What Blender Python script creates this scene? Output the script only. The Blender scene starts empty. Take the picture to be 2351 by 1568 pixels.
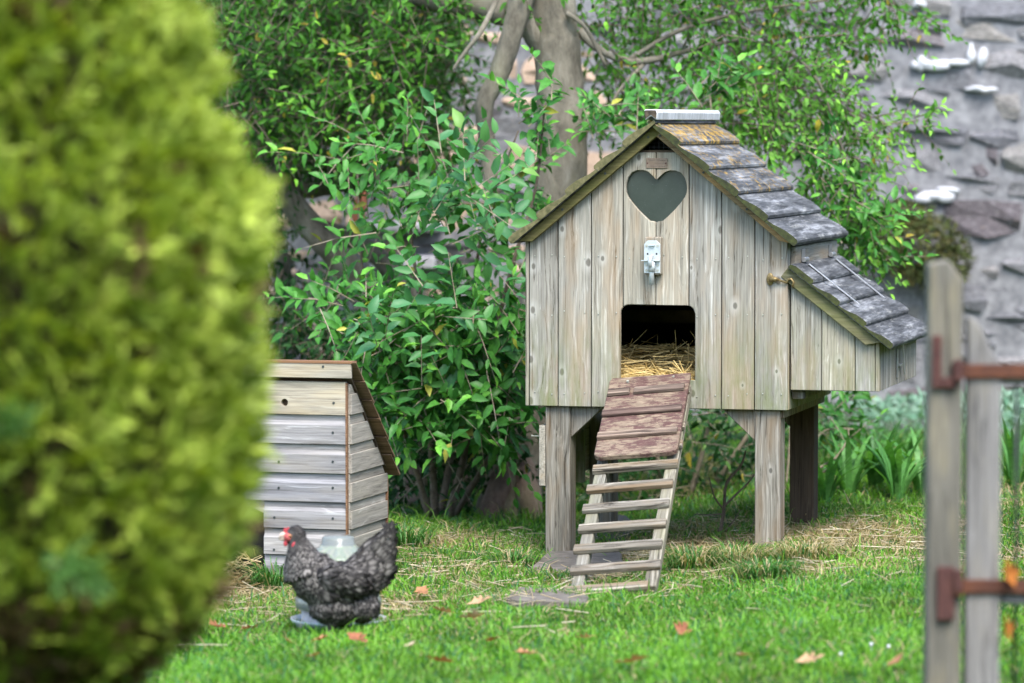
import bpy, bmesh, math, random
import numpy as np
from mathutils import Vector, Matrix

random.seed(7)
rng = np.random.default_rng(11)
sc = bpy.context.scene
col = sc.collection
R = math.radians

# ------------------------------------------------------------------ camera
# pixel units below are those of a 2351 x 1568 view of the photograph
F, CX, CY = 8816.0, 1175.5, 784.0
CAMZ = 1.52
PITCH = math.atan((CY - 287.0) / F)
cam_d = bpy.data.cameras.new('camera')
cam = bpy.data.objects.new('camera', cam_d)
col.objects.link(cam)
cam.location = (0, 0, CAMZ)
cam.rotation_euler = (math.pi / 2 - PITCH, 0, 0)
cam_d.sensor_width = 36.0
cam_d.lens = 36.0 * F / 2351.0
cam_d.clip_start = 0.1
cam_d.clip_end = 600
cam_d.dof.use_dof = True
cam_d.dof.focus_distance = 13.35
cam_d.dof.aperture_fstop = 2.15
cam_d.dof.aperture_blades = 9
sc.camera = cam

# ------------------------------------------------------------------ light
SUN_DIR = Vector((-0.16, 0.54, -0.82)).normalized()       # the way the light travels
sun_el = math.asin(-SUN_DIR.z)
sun_az = math.atan2(-SUN_DIR.x, -SUN_DIR.y)              # compass angle of the sun from +Y
world = bpy.data.worlds.new('World')
sc.world = world
world.use_nodes = True
wnt = world.node_tree
bg = wnt.nodes['Background']
sky = wnt.nodes.new('ShaderNodeTexSky')
sky.sky_type = 'NISHITA'
sky.sun_disc = False
sky.sun_elevation = sun_el
sky.sun_rotation = sun_az
sky.air_density = 1.0
sky.dust_density = 1.2
sky.ozone_density = 0.4
wnt.links.new(sky.outputs[0], bg.inputs[0])
bg.inputs[1].default_value = 0.12
sun_d = bpy.data.lights.new('sun', 'SUN')
sun_d.energy = 1.35
sun_d.angle = R(32)
sun_d.color = (1.0, 0.965, 0.91)
sun = bpy.data.objects.new('sun', sun_d)
col.objects.link(sun)
sun.rotation_euler = SUN_DIR.to_track_quat('-Z', 'Y').to_euler()
sun.location = (-20, -5, 20)

vs = sc.view_settings
vs.view_transform = 'Standard'
vs.look = 'None'
vs.gamma = 1.0
vs.exposure = 2.28
sc.cycles.max_bounces = 6
sc.cycles.diffuse_bounces = 2
sc.cycles.glossy_bounces = 3
sc.cycles.transmission_bounces = 6
sc.cycles.transparent_max_bounces = 6
sc.cycles.caustics_reflective = False
sc.cycles.caustics_refractive = False

# ------------------------------------------------------------------ pixel helpers
_f = Vector((0, math.cos(PITCH), -math.sin(PITCH)))
_u = Vector((0, math.sin(PITCH), math.cos(PITCH)))
CAM = Vector((0, 0, CAMZ))


def ray(px, py):
    return _f + _u * ((CY - py) / F) + Vector(((px - CX) / F, 0, 0))


def P(px, py, Y):
    d = ray(px, py)
    return CAM + d * (Y / d.y)


def sstep(a, b, x):
    t = np.clip((x - a) / (b - a), 0, 1)
    return t * t * (3 - 2 * t)


def gz(x, y):
    """height of the lawn"""
    x = np.asarray(x, float); y = np.asarray(y, float)
    h = 0.075 * sstep(0.35, 1.25, x) * sstep(9.0, 12.8, y)
    h = h - 0.03 * sstep(-0.1, -0.8, x) * sstep(14, 12, y)
    h = h - 0.035 * sstep(14.2, 15.0, y) * sstep(0.9, 0.3, x)
    h = h - 0.032 * np.exp(-((x - .15) / .45) ** 2 - ((y - 13.45) / .45) ** 2)
    h = h + 0.012 * np.sin(2.3 * x + 1.1 * y) + 0.009 * np.sin(5.1 * x - 3.7 * y + 1)
    return h


def G(px, py):
    """where a pixel's ray meets the lawn"""
    d = ray(px, py)
    z = 0.0
    for _ in range(12):
        t = (z - CAMZ) / d.z
        p = CAM + d * t
        z = float(gz(p.x, p.y))
    return p


# ------------------------------------------------------------------ object helpers
def link(o, parent=None):
    col.objects.link(o)
    if parent is not None:
        o.parent = parent
    return o


def tag(o, label=None, cat=None, group=None, kind=None):
    if label: o['label'] = label
    if cat: o['category'] = cat
    if group: o['group'] = group
    if kind: o['kind'] = kind
    return o


def empty(name, loc=(0, 0, 0), rz=0.0, matrix=None, parent=None):
    o = bpy.data.objects.new(name, None)
    o.empty_display_size = 0.05
    if matrix is not None:
        o.matrix_world = matrix
    else:
        o.location = loc
        o.rotation_euler = (0, 0, rz)
    return link(o, parent)


class MB:
    """collects shapes for ONE mesh"""
    def __init__(s):
        s.v = []; s.f = []; s.m = []

    def add(s, vs_, fs, mi=0):
        b = len(s.v)
        s.v.extend([tuple(v) for v in vs_])
        for f in fs:
            s.f.append(tuple(i + b for i in f)); s.m.append(mi)

    def box(s, a, b, M=None, mi=0):
        (x0, y0, z0), (x1, y1, z1) = a, b
        vs_ = [Vector(p) for p in ((x0, y0, z0), (x1, y0, z0), (x1, y1, z0), (x0, y1, z0),
                                   (x0, y0, z1), (x1, y0, z1), (x1, y1, z1), (x0, y1, z1))]
        if M is not None: vs_ = [M @ v for v in vs_]
        s.add(vs_, [(0, 3, 2, 1), (4, 5, 6, 7), (0, 1, 5, 4), (1, 2, 6, 5), (2, 3, 7, 6), (3, 0, 4, 7)], mi)
        return s

    def prism(s, poly, fn, a, b, mi=0, mcap=None):
        """poly: 2-D outline (counter-clockwise); fn(p, q, t) -> 3-D; swept from t=a to t=b"""
        n = len(poly)
        vs_ = [fn(p, q, a) for p, q in poly] + [fn(p, q, b) for p, q in poly]
        bse = len(s.v)
        s.v.extend([tuple(v) for v in vs_])
        mc = mi if mcap is None else mcap
        s.f.append(tuple(bse + i for i in range(n))); s.m.append(mc)
        s.f.append(tuple(bse + n + i for i in reversed(range(n)))); s.m.append(mc)
        for i in range(n):
            j = (i + 1) % n
            s.f.append((bse + j, bse + i, bse + n + i, bse + n + j)); s.m.append(mi)
        return s

    def tube(s, pts, rad, n=8, ry=None, cap=True, mi=0):
        pts = [Vector(p) for p in pts]
        if not hasattr(rad, '__len__'): rad = [rad] * len(pts)
        base = len(s.v)
        up = Vector((0, 1, 0.123))
        for i, p in enumerate(pts):
            t = (pts[min(i + 1, len(pts) - 1)] - pts[max(i - 1, 0)]).normalized()
            a = t.cross(up)
            if a.length < 1e-4: a = t.cross(Vector((1, 0, 0)))
            a.normalize(); b = t.cross(a).normalized()
            k = 1.0 if ry is None else ry[i]
            for j in range(n):
                th = 2 * math.pi * j / n
                s.v.append(tuple(p + a * (rad[i] * math.cos(th)) + b * (rad[i] * k * math.sin(th))))
        for i in range(len(pts) - 1):
            for j in range(n):
                j2 = (j + 1) % n
                s.f.append((base + i * n + j, base + i * n + j2, base + (i + 1) * n + j2, base + (i + 1) * n + j)); s.m.append(mi)
        if cap:
            s.f.append(tuple(base + j for j in reversed(range(n)))); s.m.append(mi)
            e = base + (len(pts) - 1) * n
            s.f.append(tuple(e + j for j in range(n))); s.m.append(mi)
        return s

    def lathe(s, prof, n=24, c=(0, 0, 0), close=False):
        base = len(s.v)
        for r, z in prof:
            for j in range(n):
                th = 2 * math.pi * j / n
                s.v.append((c[0] + r * math.cos(th), c[1] + r * math.sin(th), c[2] + z))
        for i in range(len(prof) - 1):
            for j in range(n):
                j2 = (j + 1) % n
                s.f.append((base + i * n + j, base + i * n + j2, base + (i + 1) * n + j2, base + (i + 1) * n + j)); s.m.append(0)
        return s

    def ellipsoid(s, c, r, M=None, nu=14, nv=10):
        base = len(s.v)
        c = Vector(c)
        for i in range(nv + 1):
            ph = math.pi * i / nv
            for j in range(nu):
                th = 2 * math.pi * j / nu
                v = Vector((r[0] * math.sin(ph) * math.cos(th), r[1] * math.sin(ph) * math.sin(th), r[2] * math.cos(ph)))
                if M is not None: v = M @ v
                s.v.append(tuple(c + v))
        for i in range(nv):
            for j in range(nu):
                j2 = (j + 1) % nu
                s.f.append((base + i * nu + j, base + (i + 1) * nu + j, base + (i + 1) * nu + j2, base + i * nu + j2)); s.m.append(0)
        return s

    def build(s, name, mats, parent=None, bevel=0.0, smooth=False, loc=None, seg=1, fix=True):
        me = bpy.data.meshes.new(name)
        me.from_pydata(s.v, [], s.f)
        if not isinstance(mats, (list, tuple)): mats = [mats]
        for m in mats: me.materials.append(m)
        if len(mats) > 1: me.polygons.foreach_set('material_index', s.m)
        if fix:
            bm = bmesh.new(); bm.from_mesh(me)
            bmesh.ops.recalc_face_normals(bm, faces=bm.faces)
            bm.to_mesh(me); bm.free()
        if smooth: me.polygons.foreach_set('use_smooth', [True] * len(me.polygons))
        o = bpy.data.objects.new(name, me)
        if loc is not None: o.location = loc
        link(o, parent)
        if bevel:
            m = o.modifiers.new('bevel', 'BEVEL')
            m.width = bevel; m.segments = seg; m.limit_method = 'ANGLE'; m.angle_limit = R(40)
        return o


def np_mesh(name, V, Fc, mat, parent=None, colors=None, smooth=False):
    """fast mesh from arrays; Fc is (M,3) or (M,4)"""
    me = bpy.data.meshes.new(name)
    k = Fc.shape[1]
    me.vertices.add(len(V)); me.vertices.foreach_set('co', np.ascontiguousarray(V, dtype=np.float32).ravel())
    me.loops.add(Fc.size); me.loops.foreach_set('vertex_index', np.ascontiguousarray(Fc, dtype=np.int32).ravel())
    me.polygons.add(len(Fc))
    me.polygons.foreach_set('loop_start', np.arange(0, Fc.size, k, dtype=np.int32))
    me.polygons.foreach_set('loop_total', np.full(len(Fc), k, dtype=np.int32))
    if smooth: me.polygons.foreach_set('use_smooth', np.ones(len(Fc), dtype=bool))
    if colors is not None:
        a = me.attributes.new('Col', 'FLOAT_COLOR', 'POINT')
        c4 = np.ones((len(V), 4), np.float32); c4[:, :3] = colors
        a.data.foreach_set('color', c4.ravel())
    me.materials.append(mat)
    me.update(); me.validate()
    o = bpy.data.objects.new(name, me)
    return link(o, parent)


def vnoise(x, y, seed=0):
    """smooth value noise in 0..1"""
    g = np.random.default_rng(seed).random((64, 64))
    xi = np.floor(x).astype(int); yi = np.floor(y).astype(int)
    fx = x - xi; fy = y - yi
    fx = fx * fx * (3 - 2 * fx); fy = fy * fy * (3 - 2 * fy)
    a = g[xi % 64, yi % 64]; b = g[(xi + 1) % 64, yi % 64]
    c = g[xi % 64, (yi + 1) % 64]; d = g[(xi + 1) % 64, (yi + 1) % 64]
    return (a * (1 - fx) + b * fx) * (1 - fy) + (c * (1 - fx) + d * fx) * fy


# ------------------------------------------------------------------ materials
class NT:
    def __init__(s, name, rough=0.8, spec=0.3):
        s.mat = bpy.data.materials.new(name); s.mat.use_nodes = True
        s.nt = s.mat.node_tree
        s.b = s.nt.nodes['Principled BSDF']
        s.b.inputs['Roughness'].default_value = rough
        s.b.inputs['Specular IOR Level'].default_value = spec

    def n(s, t, **kw):
        nd = s.nt.nodes.new(t)
        for k, v in kw.items(): setattr(nd, k, v)
        return nd

    def l(s, a, b): s.nt.links.new(a, b)

    def val(s, sock, v):
        if hasattr(v, 'links') or hasattr(v, 'is_output'): s.l(v, sock)
        else: sock.default_value = v

    def math(s, op, a, b=None, clamp=False):
        nd = s.n('ShaderNodeMath', operation=op); nd.use_clamp = clamp
        s.val(nd.inputs[0], a)
        if b is not None: s.val(nd.inputs[1], b)
        return nd.outputs[0]

    def mix(s, fac, a, b, blend='MIX'):
        nd = s.n('ShaderNodeMix', data_type='RGBA', blend_type=blend)
        s.val(nd.inputs[0], fac)
        for k, v in ((6, a), (7, b)):
            if isinstance(v, tuple): nd.inputs[k].default_value = (*v, 1) if len(v) == 3 else v
            else: s.l(v, nd.inputs[k])
        return nd.outputs[2]

    def ramp(s, fac, stops, interp='LINEAR'):
        nd = s.n('ShaderNodeValToRGB'); cr = nd.color_ramp; cr.interpolation = interp
        while len(cr.elements) < len(stops): cr.elements.new(0.5)
        for e, (p, c) in zip(cr.elements, stops):
            e.position = p
            e.color = (*c, 1) if isinstance(c, tuple) else (c, c, c, 1)
        s.l(fac, nd.inputs[0])
        return nd.outputs[0]

    def coords(s, scale=(1, 1, 1), rand=True, mode='Object'):
        tc = s.n('ShaderNodeTexCoord')
        out = tc.outputs[mode]
        if rand:
            oi = s.n('ShaderNodeObjectInfo')
            m = s.n('ShaderNodeVectorMath', operation='SCALE')
            m.inputs[0].default_value = (17.3, 29.1, 41.7)
            s.l(oi.outputs['Random'], m.inputs['Scale'])
            a = s.n('ShaderNodeVectorMath', operation='ADD')
            s.l(out, a.inputs[0]); s.l(m.outputs[0], a.inputs[1]); out = a.outputs[0]
        mp = s.n('ShaderNodeVectorMath', operation='MULTIPLY')
        mp.inputs[1].default_value = scale
        s.l(out, mp.inputs[0])
        return mp.outputs[0]

    def noise(s, vec, scale=1.0, detail=4.0, rough=0.6, dist=0.0):
        nd = s.n('ShaderNodeTexNoise')
        s.l(vec, nd.inputs['Vector'])
        nd.inputs['Scale'].default_value = scale; nd.inputs['Detail'].default_value = detail
        nd.inputs['Roughness'].default_value = rough; nd.inputs['Distortion'].default_value = dist
        return nd.outputs['Fac']

    def bump(s, h, strength=0.3, dist=0.002):
        nd = s.n('ShaderNodeBump'); nd.inputs['Strength'].default_value = strength
        nd.inputs['Distance'].default_value = dist
        s.l(h, nd.inputs['Height']); s.l(nd.outputs[0], s.b.inputs['Normal'])

    def out(s, c): s.l(c, s.b.inputs['Base Color']); return s.mat


def wood(name, dark, mid, light, tan=None, axis='Z', algae=None, knots=True, rough=0.85, g=1.0, acol=(0.12, 0.15, 0.03), tanamt=0.75, bump=0.5, cst=1.0):
    m = NT(name, rough, 0.2)
    al = {'X': (1.3, 1, 1), 'Y': (1, 1.3, 1), 'Z': (1, 1, 1.3)}[axis]
    ac = 95 * g
    sc3 = tuple(1.5 if a > 1 else ac for a in al)
    v1 = m.coords(sc3)
    # slow warp so that the grain is not ruler-straight
    vw = m.coords(tuple(2.5 if a > 1 else 9 for a in al))
    wp = m.noise(vw, 1.0, 2)
    ad = m.n('ShaderNodeVectorMath', operation='ADD'); m.l(v1, ad.inputs[0])
    sv = m.n('ShaderNodeVectorMath', operation='SCALE'); sv.inputs[0].default_value = tuple(0 if a > 1 else 5.0 for a in al)
    m.l(wp, sv.inputs['Scale']); m.l(sv.outputs[0], ad.inputs[1])
    n1 = m.noise(ad.outputs[0], 1.0, 5, 0.65)
    n1f = m.noise(m.coords(tuple(6 if a > 1 else ac * 2.6 for a in al)), 1.0, 3, 0.6)
    n1b = m.noise(m.coords(tuple(1.1 if a > 1 else ac * .22 for a in al)), 1.0, 4, 0.6)
    n2 = m.noise(m.coords(tuple(2.2 if a > 1 else 11 for a in al)), 1.0, 3, 0.6)
    c = m.ramp(n1, [(0.5 - .19 / cst, dark), (0.5 - .075 / cst, mid), (0.5 + .06 / cst, mid), (0.5 + .18 / cst, light)])
    c = m.mix(0.8, c, m.ramp(n1b, [(0.32, 0.62), (0.5, 1.0), (0.7, 1.22)]), 'MULTIPLY')
    fine = m.ramp(n1f, [(0.34, 0.55), (0.52, 1.0), (0.75, 1.15)])
    c = m.mix(0.75, c, fine, 'MULTIPLY')
    if tan is not None:
        tf = m.ramp(n2, [(0.48, 0.0), (0.68, 1.0)])
        tf2 = m.math('MULTIPLY', tf, tanamt)
        c = m.mix(tf2, c, m.mix(0.6, tan, c, 'MIX'))
        c = m.mix(m.math('MULTIPLY', tf2, 0.55), c, tan)
    # board to board tint
    oi = m.n('ShaderNodeObjectInfo')
    tint = m.ramp(oi.outputs['Random'], [(0, (0.86, 0.86, 0.88)), (0.5, (1.0, 0.98, 0.95)), (1, (1.1, 1.05, 0.97))])
    c = m.mix(1.0, c, tint, 'MULTIPLY')
    if knots:
        kc_ = m.coords((1, 1, 1)); sp_ = m.n('ShaderNodeSeparateXYZ'); m.l(kc_, sp_.inputs[0])
        ax_ = {'X': ('Y', 'Z', 'X'), 'Y': ('X', 'Z', 'Y'), 'Z': ('X', 'Y', 'Z')}[axis]
        cb_ = m.n('ShaderNodeCombineXYZ')
        m.l(m.math('MULTIPLY', m.math('ADD', sp_.outputs[ax_[0]], sp_.outputs[ax_[1]]), 9.0), cb_.inputs[0])
        m.l(m.math('MULTIPLY', sp_.outputs[ax_[2]], 5.6), cb_.inputs[1])
        vk = m.n('ShaderNodeTexVoronoi'); vk.feature = 'F1'; vk.voronoi_dimensions = '2D'
        m.l(cb_.outputs[0], vk.inputs['Vector'])
        vk.inputs['Scale'].default_value = 1.0; vk.inputs['Randomness'].default_value = 0.95
        sc_ = m.n('ShaderNodeSeparateColor'); m.l(vk.outputs['Color'], sc_.inputs[0])
        some = m.math('GREATER_THAN', sc_.outputs[0], 0.72)
        size = m.math('ADD', 0.45, m.math('MULTIPLY', sc_.outputs[1], 0.85))
        d = m.math('DIVIDE', m.math('ADD', vk.outputs['Distance'], m.math('MULTIPLY', m.math('SUBTRACT', n1f, 0.5), 0.03)), size)
        halo = m.math('MULTIPLY', m.ramp(d, [(0.06, 1.0), (0.24, 0.0)]), some)
        core = m.math('MULTIPLY', m.ramp(d, [(0.05, 1.0), (0.085, 0.0)]), some)
        c = m.mix(m.math('MULTIPLY', halo, 0.4), c, tuple(min(1, x * 1.12) for x in light))
        c = m.mix(m.math('MULTIPLY', core, 0.75), c, tuple(x * 0.8 for x in dark))
    if algae is not None:
        tc = m.n('ShaderNodeTexCoord'); sx = m.n('ShaderNodeSeparateXYZ'); m.l(tc.outputs['Object'], sx.inputs[0])
        mr = m.n('ShaderNodeMapRange'); m.l(sx.outputs['Z'], mr.inputs[0])
        mr.inputs[1].default_value = algae[1]; mr.inputs[2].default_value = algae[0]
        mr.inputs[3].default_value = 0; mr.inputs[4].default_value = 1
        an = m.noise(m.coords((26, 26, 7)), 1.0, 4, 0.7)
        af = m.math('MULTIPLY', mr.outputs[0], m.ramp(an, [(0.36, 0.0), (0.7, 1.0)]))
        c = m.mix(m.math('MULTIPLY', af, 0.85, True), c, acol)
    m.bump(n1, bump, 0.003)
    return m.out(c)


def plain(name, c1, c2, scale=20, rough=0.7, metal=0.0, bump=0.2, spec=0.3, detail=5):
    m = NT(name, rough, spec)
    m.b.inputs['Metallic'].default_value = metal
    n = m.noise(m.coords((scale,) * 3), 1.0, detail, 0.65)
    c = m.ramp(n, [(0.3, c1), (0.7, c2)])
    if bump: m.bump(n, bump, 0.004)
    return m.out(c)


def foliage(name, rough=0.45, spec=0.4, trans=0.35, tcol=(1.1, 1.25, 0.5), noise_amt=0.25):
    m = NT(name, rough, spec)
    at = m.n('ShaderNodeAttribute'); at.attribute_name = 'Col'
    nz = m.noise(m.coords((60, 60, 60), rand=False), 1.0, 2)
    f = m.ramp(nz, [(0.3, 1 - noise_amt), (0.7, 1 + noise_amt)])
    c = m.mix(1.0, at.outputs['Color'], f, 'MULTIPLY')
    m.out(c)
    tr = m.n('ShaderNodeBsdfTranslucent')
    tc = m.mix(1.0, c, tcol, 'MULTIPLY'); m.l(tc, tr.inputs['Color'])
    ms = m.n('ShaderNodeMixShader'); ms.inputs[0].default_value = trans
    m.l(m.b.outputs[0], ms.inputs[1]); m.l(tr.outputs[0], ms.inputs[2])
    m.l(ms.outputs[0], m.nt.nodes['Material Output'].inputs['Surface'])
    return m.mat


M = {}
cw = dict(dark=(0.085, 0.074, 0.055), mid=(0.295, 0.28, 0.235), light=(0.47, 0.455, 0.405), tan=(0.34, 0.225, 0.12))
M['coop'] = wood('coop_boards', **cw, axis='Z', algae=(0.44, 0.92), tanamt=0.5, cst=1.05)
M['coop_y'] = wood('coop_boards_lengthwise', **cw, axis='Y', knots=False)
M['coop_x'] = wood('coop_boards_across', **cw, axis='X', knots=False)
M['barge_r'] = wood('fresh_barge', (0.12, 0.08, 0.04), (0.25, 0.18, 0.1), (0.36, 0.28, 0.17), (0.4, 0.24, 0.1), axis='X', knots=False, g=0.8)
M['barge_l'] = wood('mossy_barge', (0.07, 0.06, 0.02), (0.15, 0.13, 0.05), (0.22, 0.19, 0.08), (0.12, 0.13, 0.03), axis='X', knots=False, g=0.8)
M['nest_barge'] = wood('mossy_nest_barge', (0.08, 0.075, 0.03), (0.18, 0.165, 0.085), (0.27, 0.255, 0.16), (0.12, 0.14, 0.03), axis='X', knots=False, tanamt=0.9)
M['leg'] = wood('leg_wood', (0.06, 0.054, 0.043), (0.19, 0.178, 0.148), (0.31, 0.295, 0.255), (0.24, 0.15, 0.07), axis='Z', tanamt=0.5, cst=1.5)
M['leg_stain_shade'] = wood('stained_shaded_leg_wood', (0.035, 0.024, 0.016), (0.075, 0.054, 0.036), (0.12, 0.094, 0.062), (0.1, 0.062, 0.034), axis='Z', knots=False)  # rear right leg: stain and the shade under the house both in the colour
M['slatgrey'] = wood('ladder_wood', (0.04, 0.035, 0.027), (0.17, 0.152, 0.12), (0.33, 0.305, 0.255), (0.2, 0.13, 0.065), axis='X', g=0.8, knots=False, bump=0.9, cst=1.6)
M['railgrey'] = wood('ladder_rail_wood', (0.05, 0.047, 0.035), (0.18, 0.168, 0.135), (0.33, 0.315, 0.27), (0.2, 0.2, 0.12), axis='Y', g=1.0, knots=False, cst=1.25)
M['hutch'] = wood('hutch_boards', (0.125, 0.118, 0.118), (0.255, 0.25, 0.256), (0.39, 0.388, 0.395), (0.36, 0.32, 0.26), axis='X', g=0.9, knots=False, tanamt=0.35)
M['hutch_top'] = wood('hutch_pale_board', (0.19, 0.165, 0.125), (0.35, 0.32, 0.26), (0.46, 0.435, 0.37), (0.5, 0.4, 0.24), axis='X', g=0.9, knots=False, tanamt=0.6)
M['nest_end'] = wood('silver_nest_boards', (0.08, 0.072, 0.062), (0.27, 0.252, 0.22), (0.44, 0.42, 0.38), (0.24, 0.18, 0.11), axis='Z', knots=False, tanamt=0.5, cst=1.4)
M['hutch_side'] = wood('hutch_side_boards', (0.12, 0.108, 0.095), (0.27, 0.255, 0.228), (0.4, 0.385, 0.35), (0.3, 0.28, 0.21), axis='Y', g=0.7, knots=False, tanamt=0.4)
M['cedar'] = wood('cut_cedar', (0.1, 0.05, 0.025), (0.2, 0.11, 0.06), (0.3, 0.18, 0.11), None, axis='X', knots=False)
M['cedar_under'] = wood('cedar_underside', (0.1, 0.06, 0.03), (0.2, 0.13, 0.08), (0.3, 0.2, 0.13), None, axis='X', knots=False)
M['gate'] = wood('gate_wood', (0.07, 0.067, 0.066), (0.175, 0.17, 0.168), (0.31, 0.305, 0.31), (0.33, 0.3, 0.22), axis='Z', g=0.9, knots=False, tanamt=0.5)
M['post'] = wood('gate_post_wood', (0.055, 0.052, 0.045), (0.135, 0.13, 0.115), (0.235, 0.23, 0.212), (0.3, 0.26, 0.15), axis='Z', g=0.9, knots=False, tanamt=0.5)
M['endgrain'] = plain('mossy_end_grain', (0.05, 0.052, 0.02), (0.17, 0.15, 0.07), 60, 0.95)
M['endgrain_dark'] = plain('dark_mossy_edge', (0.018, 0.02, 0.012), (0.06, 0.07, 0.02), 60, 0.95)


def roof_mat(name, lichen):
    m = NT(name, 0.8, 0.3)
    g = m.noise(m.coords((26, 2.2, 26)), 1.0, 6, 0.7)
    g2 = m.noise(m.coords((110, 9, 110)), 1.0, 3, 0.6)
    p = m.noise(m.coords((17, 17, 17)), 1.0, 5, 0.75)
    c = m.ramp(g, [(0.32, (0.02, 0.0205, 0.021)), (0.5, (0.082, 0.083, 0.085)), (0.68, (0.28, 0.284, 0.29))])
    c = m.mix(0.7, c, m.ramp(g2, [(0.36, 0.3), (0.6, 1.15)]), 'MULTIPLY')
    wf = m.ramp(m.noise(m.coords((30, 5, 30)), 1.0, 6, 0.8), [(0.55, 0.0), (0.68, 1.0)])
    c = m.mix(m.math('MULTIPLY', wf, 0.5), c, (0.45, 0.44, 0.4))
    if lichen:
        lf = m.ramp(m.noise(m.coords((26, 20, 26)), 1.0, 6, 0.8), [(0.5 - 0.06 * lichen, 0.0), (0.58 - 0.06 * lichen, 1.0)])
        lc = m.ramp(p, [(0.35, (0.22, 0.13, 0.025)), (0.6, (0.42, 0.25, 0.03)), (0.75, (0.5, 0.45, 0.35))])
        c = m.mix(m.math('MULTIPLY', lf, 0.85), c, lc)
    m.bump(g2, 0.5, 0.003)
    return m.out(c)


M['roof'] = roof_mat('weathered_roof', 0)
M['roof_lichen'] = roof_mat('weathered_roof_lichen', 0.55)
M['roof_lichen2'] = roof_mat('weathered_roof_some_lichen', -0.7)
M['cap'] = wood('silver_cap', (0.3, 0.31, 0.33), (0.48, 0.5, 0.53), (0.66, 0.68, 0.7), (0.35, 0.36, 0.36), axis='Z', knots=False, g=0.7)
M['cap_end'] = plain('dark_cap_end', (0.025, 0.02, 0.015), (0.12, 0.09, 0.06), 50, 0.9)
M['zinc'] = plain('zinc', (0.42, 0.46, 0.46), (0.56, 0.6, 0.6), 40, 0.42, 0.35, 0.05)
M['steel'] = plain('bright_steel', (0.34, 0.34, 0.34), (0.52, 0.52, 0.52), 40, 0.35, 0.8, 0.05)
M['brass'] = plain('old_brass', (0.14, 0.1, 0.04), (0.3, 0.22, 0.1), 120, 0.5, 0.6)
M['dark_metal'] = plain('dark_metal', (0.02, 0.02, 0.022), (0.05, 0.05, 0.055), 50, 0.5, 0.4)
M['rust'] = plain('rust', (0.05, 0.022, 0.02), (0.10, 0.042, 0.034), 60, 0.9)
M['rust_orange'] = plain('rust_orange', (0.05, 0.022, 0.018), (0.14, 0.052, 0.026), 14, 0.9)
M['plaque'] = plain('bronze_plaque', (0.16, 0.115, 0.08), (0.24, 0.18, 0.13), 60, 0.6, 0.2)
M['plaque_ink'] = plain('plaque_lettering', (0.07, 0.06, 0.055), (0.1, 0.09, 0.08), 60, 0.6)
M['black'] = plain('black_shade_backing', (0.008, 0.007, 0.006), (0.014, 0.012, 0.01), 20, 0.95)  # black colour stands in for deep shade behind vent and openings
M['inner'] = plain('dark_inner_wood', (0.05, 0.035, 0.022), (0.1, 0.07, 0.045), 20, 0.95)
M['nail'] = plain('nail_heads', (0.3, 0.3, 0.24), (0.5, 0.5, 0.42), 200, 0.5, 0.4, 0)
M['screw'] = plain('dark_screws', (0.03, 0.035, 0.035), (0.07, 0.08, 0.075), 200, 0.5, 0.4, 0)
M['slate'] = plain('slate', (0.07, 0.06, 0.048), (0.18, 0.158, 0.13), 18, 0.9, 0, .6)
M['skin_leg'] = plain('hen_leg', (0.42, 0.33, 0.24), (0.55, 0.45, 0.36), 80, 0.6)
M['comb'] = plain('hen_comb', (0.3, 0.02, 0.03), (0.44, 0.06, 0.07), 90, 0.55)
M['face'] = plain('hen_face', (0.34, 0.05, 0.05), (0.5, 0.12, 0.11), 120, 0.6)
M['beak'] = plain('hen_beak', (0.4, 0.28, 0.22), (0.6, 0.48, 0.4), 60, 0.5)
M['eye'] = plain('hen_eye', (0.01, 0.008, 0.006), (0.02, 0.015, 0.01), 20, 0.15, 0, 0, 0.6)
M['iris'] = plain('hen_iris', (0.4, 0.14, 0.05), (0.5, 0.2, 0.08), 20, 0.3, 0, 0)
M['hen_skin'] = plain('hen_down', (0.03, 0.027, 0.026), (0.075, 0.068, 0.064), 160, 0.9)


def heart_mat():
    m = NT('dusty_green_pane', 0.28, 0.5)
    n = m.noise(m.coords((9, 9, 9)), 1.0, 4)
    c = m.ramp(n, [(0.3, (0.018, 0.028, 0.021)), (0.7, (0.036, 0.048, 0.039))])
    v = m.noise(m.coords((170, 170, 170)), 1.0, 3, 0.8)
    c = m.mix(m.ramp(v, [(0.66, 0.0), (0.72, 0.6)]), c, (0.2, 0.22, 0.2))
    tc = m.n('ShaderNodeTexCoord')
    return m.out(c)


M['pane'] = heart_mat()


def maroon():
    m = NT('flaking_maroon_paint', 0.75, 0.25)
    n1 = m.noise(m.coords((28, 70, 40)), 1.0, 7, 0.85)
    n2 = m.noise(m.coords((7, 9, 9)), 1.0, 3, 0.6)
    fine = m.noise(m.coords((30, 240, 200)), 1.0, 3, 0.7)
    c = m.ramp(fine, [(0.3, (0.055, 0.028, 0.024)), (0.7, (0.115, 0.058, 0.05))])
    w = m.ramp(m.math('ADD', n1, m.math('MULTIPLY', m.math('SUBTRACT', n2, 0.5), 0.6)), [(0.45, 0.0), (0.56, 1.0)])
    pale = m.ramp(fine, [(0.3, (0.1, 0.075, 0.052)), (0.65, (0.3, 0.23, 0.155))])
    c = m.mix(m.math('MULTIPLY', w, 0.9), c, pale)
    m.bump(n1, 0.6, 0.002)
    return m.out(c)


M['maroon'] = maroon()
M['batten'] = wood('worn_batten', (0.035, 0.026, 0.021), (0.135, 0.1, 0.078), (0.27, 0.21, 0.16), (0.1, 0.058, 0.048), axis='X', g=1.0, knots=False, tanamt=0.9, cst=1.8)


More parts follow.
